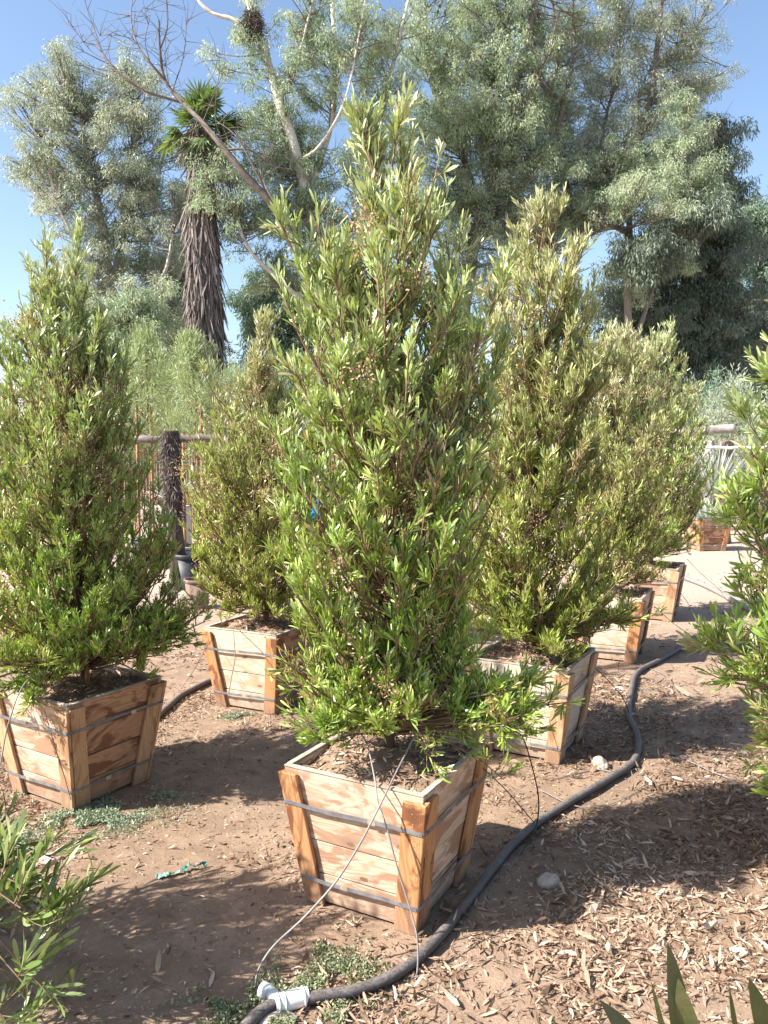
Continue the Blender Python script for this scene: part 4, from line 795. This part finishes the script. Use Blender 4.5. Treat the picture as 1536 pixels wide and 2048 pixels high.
def spiky(x, y, z, R, n, seed, label, up=.25, wd=.016):
    r = np.random.default_rng(seed); o = rand_dirs(r, n) * np.array([1, 1, .9]); o[:, 2] = np.abs(o[:, 2]) + up * r.random(n); D = unit(o)
    P = np.zeros((n, 3)) + D * .05; V, Fq, k = strips(P, D, np.cross(D, [0, 0, 1]) + r.normal(0, .2, (n, 3)), R * r.uniform(.7, 1.1, n), np.full(n, wd), -np.abs(r.normal(.05, .06, n)), None, np.array([0, .3, .7, 1]), np.array([.8, 1, .8, .1]))
    ob = link('spiky_plant', np_mesh('spiky_plant', V, Fq, {'rnd': np.repeat(r.random(n), k)}), M['spiky']); ob.location = (x, y, z); tag(ob, label, 'plant', 'silvery spiky plants by the fences')
s = aty(345, 1000, 11.5); spiky(s[0], 11.5, s[2], .42, 260, 1, 'silvery spiky rosette behind the shaggy post')
s = aty(1428, 985, 13.4); spiky(s[0], 13.4, s[2] - .1, .85, 300, 2, 'large silvery spiky rosette under the white pipe', 1.4, .02)
s = aty(1412, 1035, 12.9); spiky(s[0], 12.9, .45, .42, 90, 3, 'small pale rosette growing in the far box by the fence', .5, .03)
s = aty(1520, 975, 13.6); spiky(s[0], 13.6, s[2], .5, 160, 4, 'silvery rosette cut by the right edge behind the bright shrub', .6, .02)
BOXES['N'] = (aty(1412, 1080, 13.0)[0], 13.0, .9); make_box('N', 'small far brown planter box by the fence, holding a pale rosette', ['pine_brown'] * 4, 'batten', 12)
# cream block ledge seen between the two left shrubs
a = aty(345, 1010, 12.5); m_ = bpy.data.meshes.new('block_ledge'); bm = bmesh.new(); bmesh.ops.create_cube(bm, size=1)
for v in bm.verts: v.co = Vector((v.co.x * .7, v.co.y * .4, (v.co.z + .5) * .75))
bmesh.ops.bevel(bm, geom=bm.edges[:], offset=.02, segments=2, affect='EDGES'); bm.to_mesh(m_); bm.free(); o = link('block_ledge', m_, M['wallm']); o.location = (a[0] - .1, 12.5, 0); tag(o, 'low cream block ledge behind the shaggy post', 'ledge')
# bushes beyond the right fence
def bush(name, label, x, y, z, rx, rz, seed, mat, n=5000, L=.09):
    r = np.random.default_rng(seed); root = tag(empty(name, (x, y, 0)), label, 'bush'); nc = int(34 * rx * rz) + 14
    cq = rand_dirs(r, nc) * (r.uniform(.1, 1, (nc, 1)) ** .45) * np.array([rx, rx, rz]) * r.uniform(.75, 1.15, (nc, 1)) + np.array([0, 0, z]); I = r.integers(0, nc, n)
    cs = r.uniform(.16, .36, nc); o3 = rand_dirs(r, n) * (r.random((n, 1)) ** .6); P = cq[I] + o3 * cs[I][:, None] * np.array([1, 1, 1.3]); keep = P[:, 2] > .03; P, o3, I = P[keep], o3[keep], I[keep]; n = len(P)
    D = unit(o3 + np.array([0, 0, .55]) + r.normal(0, .45, (n, 3)))
    V, Fq, k = strips(P, D, rand_dirs(r, n), L * r.uniform(.6, 1.3, n), np.full(n, L * .2), r.normal(0, .15, n), None, T3, W3); zone = vnoise(P[:, 0] * 3, P[:, 1] * 3 + 5, P[:, 2] * 3)
    link('foliage', np_mesh('foliage', V, Fq, {'rnd': np.repeat(np.clip(zone * .7 + r.normal(.15, .15, n), 0, 1), k)}), mat, root)
    V, Fq = tubes([(np.array([(0, 0, -.05), (r.normal(0, .1), 0, z * .6), (r.normal(0, .3), r.normal(0, .2), z + rz * .5)]), np.array([.04, .03, .008])) for _ in range(5)], 5); link('stems', np_mesh('stems', V, Fq), M['stem'], root)
x = aty(1465, 800, 16)[0]; bush('fence_bush', 'olive tan bush beyond the striped log', x, 16.2, 1.6, 1.0, 1.6, 1, M['euc_warm'], 15000)
x = aty(1440, 780, 20)[0]; bush('conifer_bush', 'bluish feathery bush above the olive tan one', x, 20, 1.8, 1.1, 1.9, 2, M['euc_blue'], 12000, .12)
x = aty(1560, 780, 17)[0]; bush('fence_bush', 'olive bush right of the tan one, cut by the edge', x, 17, 1.5, 1.2, 1.6, 3, M['euc_warm'], 12000)
for i, (u, Yq, rx, rz, mt, lab) in enumerate(((120, 19, 2.2, 2.2, 'acacia', 'grey green bush mass behind the left cone shrub'), (330, 20, 1.6, 1.9, 'euc', 'grey green bush behind the staked saplings'), (600, 20, 2.2, 2.3, 'euc', 'grey green bush left of the central shrub, behind the yellowish one'),
                                       (850, 20, 2.2, 2.4, 'euc_blue', 'bush hidden behind the central shrub'), (1130, 21, 2.0, 2.2, 'dark_leaf', 'dark bush at the foot of the pinkish trunks'), (-200, 18, 2.5, 2.3, 'acacia', 'bush beyond the left edge'))):
    bush('boundary_bush', lab, aty(u, 900, Yq)[0], Yq, rz * .7, rx, rz, 20 + i, M[mt], 14000, .13)
# far wood closing the horizon
r = np.random.default_rng(55); n = 42000; x = r.uniform(-75, 75, n); yy = r.uniform(56, 66, n); top = 2.2 + 3.0 * vnoise(x * .16 + 20, yy * .05, 1); z = top * r.random(n) ** .7
V, Fq, k = strips(np.column_stack([x, yy, z]), rand_dirs(r, n), rand_dirs(r, n), r.uniform(.5, 1.1, n), r.uniform(.3, .5, n), r.normal(0, .2, n), None, T3, W3)
tag(link('far_wood', np_mesh('far_wood', V, Fq, {'rnd': np.repeat(r.random(n), k)}), M['euc_blue']), kind='stuff')

# ------------------------------------------------------------------ hose, drip tubes, fittings
def gp(u, v, dz=0.0):
    p = at(u, v); p[2] = float(gz(p[0], p[1])) + dz; return p
ho = tag(empty('irrigation_hose', gp(608, 2014)), 'thick black hose snaking from the white fitting past the nearest box into the distance', 'hose')
HP = [gp(u, v, .022) for u, v in ((560, 2022), (640, 2010), (720, 1990), (800, 1955), (862, 1905), (920, 1835), (975, 1762), (1030, 1692), (1085, 1645), (1150, 1605), (1215, 1570), (1268, 1530), (1275, 1480), (1257, 1435), (1262, 1390), (1275, 1350), (1320, 1325), (1365, 1300), (1400, 1275), (1470, 1262))]
tube_obj('hose', [p_ - np.array(ho.location) for p_ in HP], .0185, M['hose'], ho, 12, 8)
fit = tag(empty('hose_coupling', gp(584, 2018)), 'white plastic coupling joining the black hoses at the bottom edge', 'hose fitting'); fo = np.array(fit.location)
V, Fq = tubes([(np.array([gp(548, 2028, .024), gp(560, 2024, .024), gp(608, 2012, .024), gp(616, 2010, .024)]) - fo, np.array([.025, .027, .027, .024]))], 18); link('sleeve', np_mesh('sleeve', V, Fq, smooth=True), M['pvc'], fit)
V, Fq = tubes([(np.array([gp(556, 2022, .03), gp(541, 2012, .035), gp(540, 2011.5, .035), gp(524, 2005, .036)]) - fo, np.array([.019, .019, .023, .023]))], 12); link('side_port', np_mesh('side_port', V, Fq, smooth=True), M['clear'], fit)
for t_ in (.12, .3, .86):
    c_ = gp(548, 2028, .024) * (1 - t_) + gp(616, 2010, .024) * t_; d_ = unit(gp(616, 2010) - gp(548, 2028)); V, Fq = tubes([(np.array([c_ - d_ * .003, c_ - d_ * .002, c_ + d_ * .002, c_ + d_ * .003]) - fo, np.array([.026, .0292, .0292, .026]))], 18); link('ridge', np_mesh('ridge', V, Fq, smooth=True), M['pvc'], fit)
h2 = tag(empty('irrigation_hose', gp(520, 2040)), 'short black hose end leaving the coupling at the bottom edge', 'hose')
tube_obj('hose', [gp(u, v, .022) - np.array(h2.location) for u, v in ((556, 2024), (530, 2036), (500, 2060), (460, 2110), (420, 2200))], .019, M['hose'], h2, 12)
h3 = tag(empty('irrigation_hose', gp(370, 1395)), 'dark hose lying in shade between the two left boxes', 'hose')
tube_obj('hose', [gp(u, v, .022) - np.array(h3.location) for u, v in ((180, 1500), (300, 1452), (330, 1428), (362, 1398), (395, 1379), (428, 1364), (520, 1335), (640, 1300))], .0185, M['hose'], h3, 10)
h4 = tag(empty('grey_pipe', gp(1440, 1195)), 'pale grey pipe lying across the dirt track at the right', 'pipe')
tube_obj('pipe', [gp(u, v, .03) - np.array(h4.location) for u, v in ((1362, 1158), (1400, 1172), (1435, 1188), (1470, 1208), (1512, 1232))], .028, M['drip_grey'], h4, 8)
def drip(label, pts, mat='drip', rad=.0028, n=8, group='thin drip tubes'):
    """pts: (u, v, Y) in front of things, or (u, v) on the ground"""
    P = np.array([gp(p_[0], p_[1], .006) if len(p_) == 2 else aty(*p_) for p_ in pts])
    P[:, 2] = np.maximum(P[:, 2], .006); o = P[0].copy(); ob = tube_obj('drip_tube', P - o, rad, M[mat], None, 6, n); ob.location = o; tag(ob, label, 'drip tube', group)
drip('thin grey tube dropping over the front of the nearest box to the hose', [(713, 1457, 2.72), (734, 1490, 2.65), (750, 1560, 2.54), (755, 1600, 2.49), (773, 1654, 2.46), (797, 1744, 2.43), (824, 1830, 2.39), (835, 1884, 2.36), (834, 1945, 2.34), (822, 1962)], 'drip_grey')
drip('long pale tube bowing out leftward from the nearest box to the white coupling', [(828, 1474, 2.70), (800, 1530, 2.62), (775, 1580, 2.50), (750, 1630, 2.45), (719, 1689, 2.42), (672, 1763, 2.38), (609, 1834, 2.34), (551, 1888, 2.30), (523, 1927, 2.27), (512, 1959, 2.25), (518, 1988), (545, 2010)], 'drip_grey', .0034)
drip('black tube arching off the right corner of the nearest box to the hose', [(1030, 1462, 2.95), (1046, 1476, 2.98), (1062, 1525, 3.05), (1076, 1587, 3.12), (1076, 1634, 3.16), (1064, 1672, 3.14), (1041, 1712)])
drip('straight black tube from the nearest box rim down to the hose', [(965, 1535, 2.88), (978, 1548, 2.92), (1008, 1576, 3.0), (1039, 1611, 3.1), (1068, 1645, 3.2)], rad=.002)
drip('black tube from the greyed second box down to the hose', [(1180, 1325, 4.45), (1192, 1337, 4.48), (1223, 1368, 4.5), (1245, 1395, 4.5), (1258, 1425, 4.5)])
drip('faint tube over the left face of the greyed second box', [(1105, 1290, 4.2), (1095, 1330, 4.0), (1080, 1390, 3.97), (1065, 1450, 3.93), (1058, 1500, 3.9)], 'drip_grey', .002)
drip('thin tube loop around the hose beside the greyed second box', [(1262, 1360), (1235, 1340), (1245, 1318), (1290, 1335), (1330, 1352), (1340, 1368), (1300, 1380), (1250, 1372), (1232, 1350)], 'drip_grey', .0025)
drip('thin tube loop lying by the hose bend near the tan stone', [(1100, 1563), (1150, 1551), (1200, 1543), (1244, 1552), (1275, 1540), (1300, 1567), (1272, 1588), (1215, 1612), (1150, 1614), (1080, 1582)], 'drip_grey', .0025)
drip('thin tube hooping in front of the left edge box', [(92, 1360, 3.42), (84, 1347, 3.36), (55, 1361, 3.3), (36, 1391, 3.24), (22, 1431, 3.2), (11, 1471, 3.18), (0, 1530, 3.16), (-20, 1580, 3.1)], 'drip_grey')
drip('thin tube slanting from the left edge box corner down its right batten', [(88, 1418, 3.34), (100, 1460, 3.24), (112, 1500, 3.2), (128, 1550, 3.18), (142, 1600, 3.14)], 'drip', .0016)
drip('grey tube hanging down the whitish box front', [(467, 1250, 4.8), (467, 1268, 4.65), (470, 1314, 4.6), (463, 1354, 4.6), (457, 1388, 4.6)], 'drip_grey')
drip('thin line slanting down left of the whitish box', [(436, 1263, 4.95), (410, 1300, 4.8), (385, 1345, 4.7), (362, 1380)], 'drip', .0015)
drip('tube looping off the second box of the right row', [(1308, 1212, 6.35), (1345, 1245, 6.4), (1380, 1270, 6.5), (1386, 1282)], 'drip', .0025)
drip('tube looping off the last box of the right row', [(1310, 1145, 7.3), (1345, 1170, 7.4), (1375, 1205, 7.4), (1395, 1250, 7.1)], 'drip', .0025)
drip('tube reaching from the last box to the grey pipe', [(1374, 1118, 8.1), (1400, 1145, 8.4), (1440, 1180, 8.8), (1462, 1202)], 'drip', .0025)
drip('straight dry stem like tube lying in the sunlit dirt at the right', [(1345, 1508), (1390, 1530), (1430, 1548), (1470, 1562)], 'drip_grey', .003)

# ------------------------------------------------------------------ tape scraps and stones
def ribbon(name, label, pts, wd, mat, cat='ribbon', seed=0, twist=2.0, loc=None):
    r = np.random.default_rng(seed); P = spline(pts, 6); n = len(P); T = unit(np.gradient(P, axis=0)); a = np.linspace(0, twist, n) + r.normal(0, .25, n)
    S = np.cross(T, [0, 0, 1]); S = unit(S); Nn = np.cross(S, T); D = S * np.cos(a)[:, None] + Nn * np.sin(a)[:, None] * .6; wv = wd * (1 + .25 * r.normal(size=n)) * np.interp(np.linspace(0, 1, n), [0, .5, .55, 1], [1, .8, .5, 1])
    mid = P + Nn * (r.normal(0, .004, (n, 1)) + .004); V = np.stack([P - D * wv[:, None] / 2, mid, P + D * wv[:, None] / 2], 1); o = V[0, 0].copy(); V = (V - o).reshape(-1, 3); i = np.arange(n - 1)[:, None] * 3 + np.arange(2)[None]
    Fq = np.stack([i, i + 1, i + 4, i + 3], -1).reshape(-1, 4); ob = link(name, np_mesh(name, V, Fq), mat); ob.location = o; return tag(ob, label, cat)
rb = ribbon('tape_scrap', 'twisted green tape scrap on the dirt left of the nearest box', [gp(u, v, h) for u, v, h in ((366, 1748, .012), (378, 1742, .02), (392, 1741, .014), (405, 1736, .018), (414, 1736, .01))], .026, M['green_tape'], seed=2)
ribbon('tape_tail', 'faded', [p_ - np.array(rb.location) for p_ in [gp(u, v, h) for u, v, h in ((312, 1760, .006), (330, 1756, .01), (350, 1752, .008), (366, 1748, .012))]], .03, M['pale_tape'], None, 3, 1.0)
for o in bpy.data.objects:
    if o.name == 'tape_tail': o.parent = rb; del o['label']
br = tag(empty('blue_ribbon', aty(632, 1020, 2.55)), 'blue ribbon knotted on the left side of the central shrub', 'ribbon')
for k_, pts in enumerate(([(0, 0, .03), (-.006, 0, .018), (.004, 0, .006), (0, 0, 0)], [(0, 0, 0), (-.012, -.004, -.01), (-.006, 0, -.024), (-.016, 0, -.036)], [(0, 0, 0), (.012, -.006, -.008), (.006, -.004, -.024)], [(0, 0, .03), (.014, 0, .022), (.008, -.004, .008)])):
    o = ribbon('ribbon_loop', None, pts, .014, M['blue_tape'], None, k_ + 5, 2.5); o.parent = br
def stone(label, u, v, s, mat, seed, sq=(1, 1, .8)):
    p_ = gp(u, v); bm = bmesh.new(); bmesh.ops.create_icosphere(bm, subdivisions=3, radius=1)
    for vv in bm.verts:
        c_ = vv.co; q_ = float(vnoise(np.array([c_.x * 1.3 + seed * 3 + 9]), c_.y * 1.3 + 9, c_.z * 1.3 + 5)[0]); f = float(vnoise(np.array([c_.x * 4 + seed + 30]), c_.y * 4 + 9, c_.z * 4 + 5)[0])
        vv.co = Vector((c_.x * sq[0], c_.y * sq[1], c_.z * sq[2])) * (s * (.65 + .6 * q_ + .14 * f))
    me = bpy.data.meshes.new('stone'); bm.to_mesh(me); bm.free(); o = link('stone', me, mat); o.location = (p_[0], p_[1], p_[2] + s * .28 * sq[2]); tag(o, label, 'stone', 'stones lying on the dirt')
stone('rounded tan stone on the sunlit ground near the greyed second box', 1200, 1535, .038, M['rock'], 1, (1, 1, 1))
stone('angular pale stone in deep shade right of the nearest box', 1096, 1768, .036, M['rock'], 2, (1, .7, .9))
stone('flat pinkish white stone by the lower left shrub leaves', 143, 1700, .035, M['rock_pink'], 3, (1.3, 1, .4))
stone('reddish stone among the lower left shrub leaves', 100, 1725, .035, M['rock_pink'], 4, (1, 1, .7))
stone('whitish stone under the coupling at the bottom edge', 545, 2040, .04, M['rock'], 5, (1.6, 1, .35))
stone('small whitish stone beside the hose in the upper dirt', 1238, 1380, .022, M['pvc'], 6, (1.4, 1, .6))
stone('small pale stone at the bottom right dirt', 1476, 1910, .02, M['rock'], 7, (1.4, 1, .6))

# ------------------------------------------------------------------ leaf litter and ground cover
def scatter(name, n, xr, yr, seed, L, Wr, dens, lift=.008, mat='litter', tilt=.25, **kw):
    r = np.random.default_rng(seed); x = r.uniform(*xr, n); y = yr[0] + (yr[1] - yr[0]) * r.random(n) ** kw.get('pow', 1.0); keep = r.random(n) < dens(x, y); x, y = x[keep], y[keep]
    for bx, by, yaw in BOXES.values():
        yw = yaw - PI / 4; c_, s_ = math.cos(-yw), math.sin(-yw); lx = (x - bx) * c_ - (y - by) * s_; ly = (x - bx) * s_ + (y - by) * c_; k2 = np.maximum(abs(lx), abs(ly)) > .225; x, y = x[k2], y[k2]
    n = len(x); a = r.uniform(0, 2 * PI, n); D = np.column_stack([np.cos(a), np.sin(a), r.normal(.04, tilt, n)]); S = np.column_stack([-np.sin(a), np.cos(a), r.normal(0, .55, n)])
    ln = L * r.lognormal(0, .3, n); z = gz(x, y) + r.uniform(.001, lift, n) + np.abs(D[:, 2]) * ln * .4
    V, Fq, k = strips(np.column_stack([x, y, z]) - unit(D) * ln[:, None] * .5, D, S, ln, ln * Wr * r.uniform(.6, 1.5, n), r.normal(-.1, .35, n), r.normal(0, 1.0, n), np.array([0, .3, .7, 1.0]), np.array([.15, .95, .85, .1]))
    o = link(name, np_mesh(name, V, Fq, {'rnd': np.repeat(np.clip(kw.get('tone', .42) + r.normal(0, .24, n) + .35 * (vnoise(x * 2.2, y * 2.2, 3) - .5), 0, 1), k)}), M[mat]); o['kind'] = 'stuff'; return o
def bare(x, y):                                         # worn, leaf-free patches of dirt
    m = np.clip((fbm(x * 1.1 + 3, y * 1.1 + 8, 3) - .40) * 5, .05, 1) * np.clip((vnoise(x * 6, y * 6, 7) - .1) * 1.9, .2, 1)
    for cx, cy, q in ((-.65, 3.3, .45), (1.9, 4.1, .45), (1.35, 2.45, .25), (-.2, 3.25, .15)): m = m * (1 - .62 * np.exp(-((x - cx) ** 2 + (y - cy) ** 2) / q ** 2))
    return m
scatter('leaf_litter', 85000, (-2.2, 2.6), (1.9, 5.2), 1, .029, .17, lambda x, y: bare(x, y), .012)
scatter('leaf_crumbs', 36000, (-2.2, 2.8), (1.9, 5.5), 2, .015, .38, lambda x, y: .25 + .75 * bare(x, y), .006, tilt=.3)
scatter('far_leaf_litter', 50000, (-5, 5.5), (5.0, 10.5), 3, .042, .24, lambda x, y: np.clip(1.4 * bare(x, y), 0, 1) * np.clip((9.5 - y - .5 * np.maximum(x - 2.5, 0) * 2) / 2, .06, 1), .012)
scatter('curled_leaves', 4200, (-1.6, 2.4), (1.9, 4.2), 4, .045, .2, lambda x, y: bare(x, y), .02, tilt=.3, tone=.5)
def cover(name, spots, seed, mat, n=3000):
    r = np.random.default_rng(seed); Ps = []
    for u, v, rx, ry, c_ in spots:
        p_ = at(u, v); m = int(n * c_); a = r.uniform(0, 2 * PI, m); q = np.abs(r.normal(0, .55, m)); x = p_[0] + rx * q * np.cos(a); y = p_[1] + ry * q * np.sin(a); k2 = vnoise(x * 14, y * 14, 2) > .47 - .1 * (q < .35); Ps.append(np.column_stack([x, y])[k2])
    P = np.vstack(Ps); m = len(P); z = gz(P[:, 0], P[:, 1]) + r.uniform(.001, .02, m); D = unit(np.column_stack([r.normal(0, 1, (m, 2)), r.uniform(.1, .9, m)]))
    V, Fq, k = strips(np.column_stack([P, z]), D, rand_dirs(r, m), r.uniform(.005, .012, m), r.uniform(.003, .007, m), r.normal(0, .2, m), None, T3, np.array([.5, 1, .5]))
    o = link(name, np_mesh(name, V, Fq, {'rnd': np.repeat(r.random(m), k)}), M[mat]); o['kind'] = 'stuff'
cover('ground_cover', [(190, 1640, .34, .20, 2.2), (120, 1600, .25, .12, .9), (340, 1590, .12, .08, .3), (20, 1690, .2, .15, .5), (480, 1435, .14, .08, .35)], 1, 'cover', 5200)
cover('ground_cover', [(600, 1985, .20, .10, 1.1), (690, 1940, .14, .08, .4), (440, 2020, .12, .08, .6), (700, 2040, .12, .08, .4), (560, 2060, .3, .08, .8), (640, 1900, .15, .1, .3)], 2, 'cover_y', 5200)
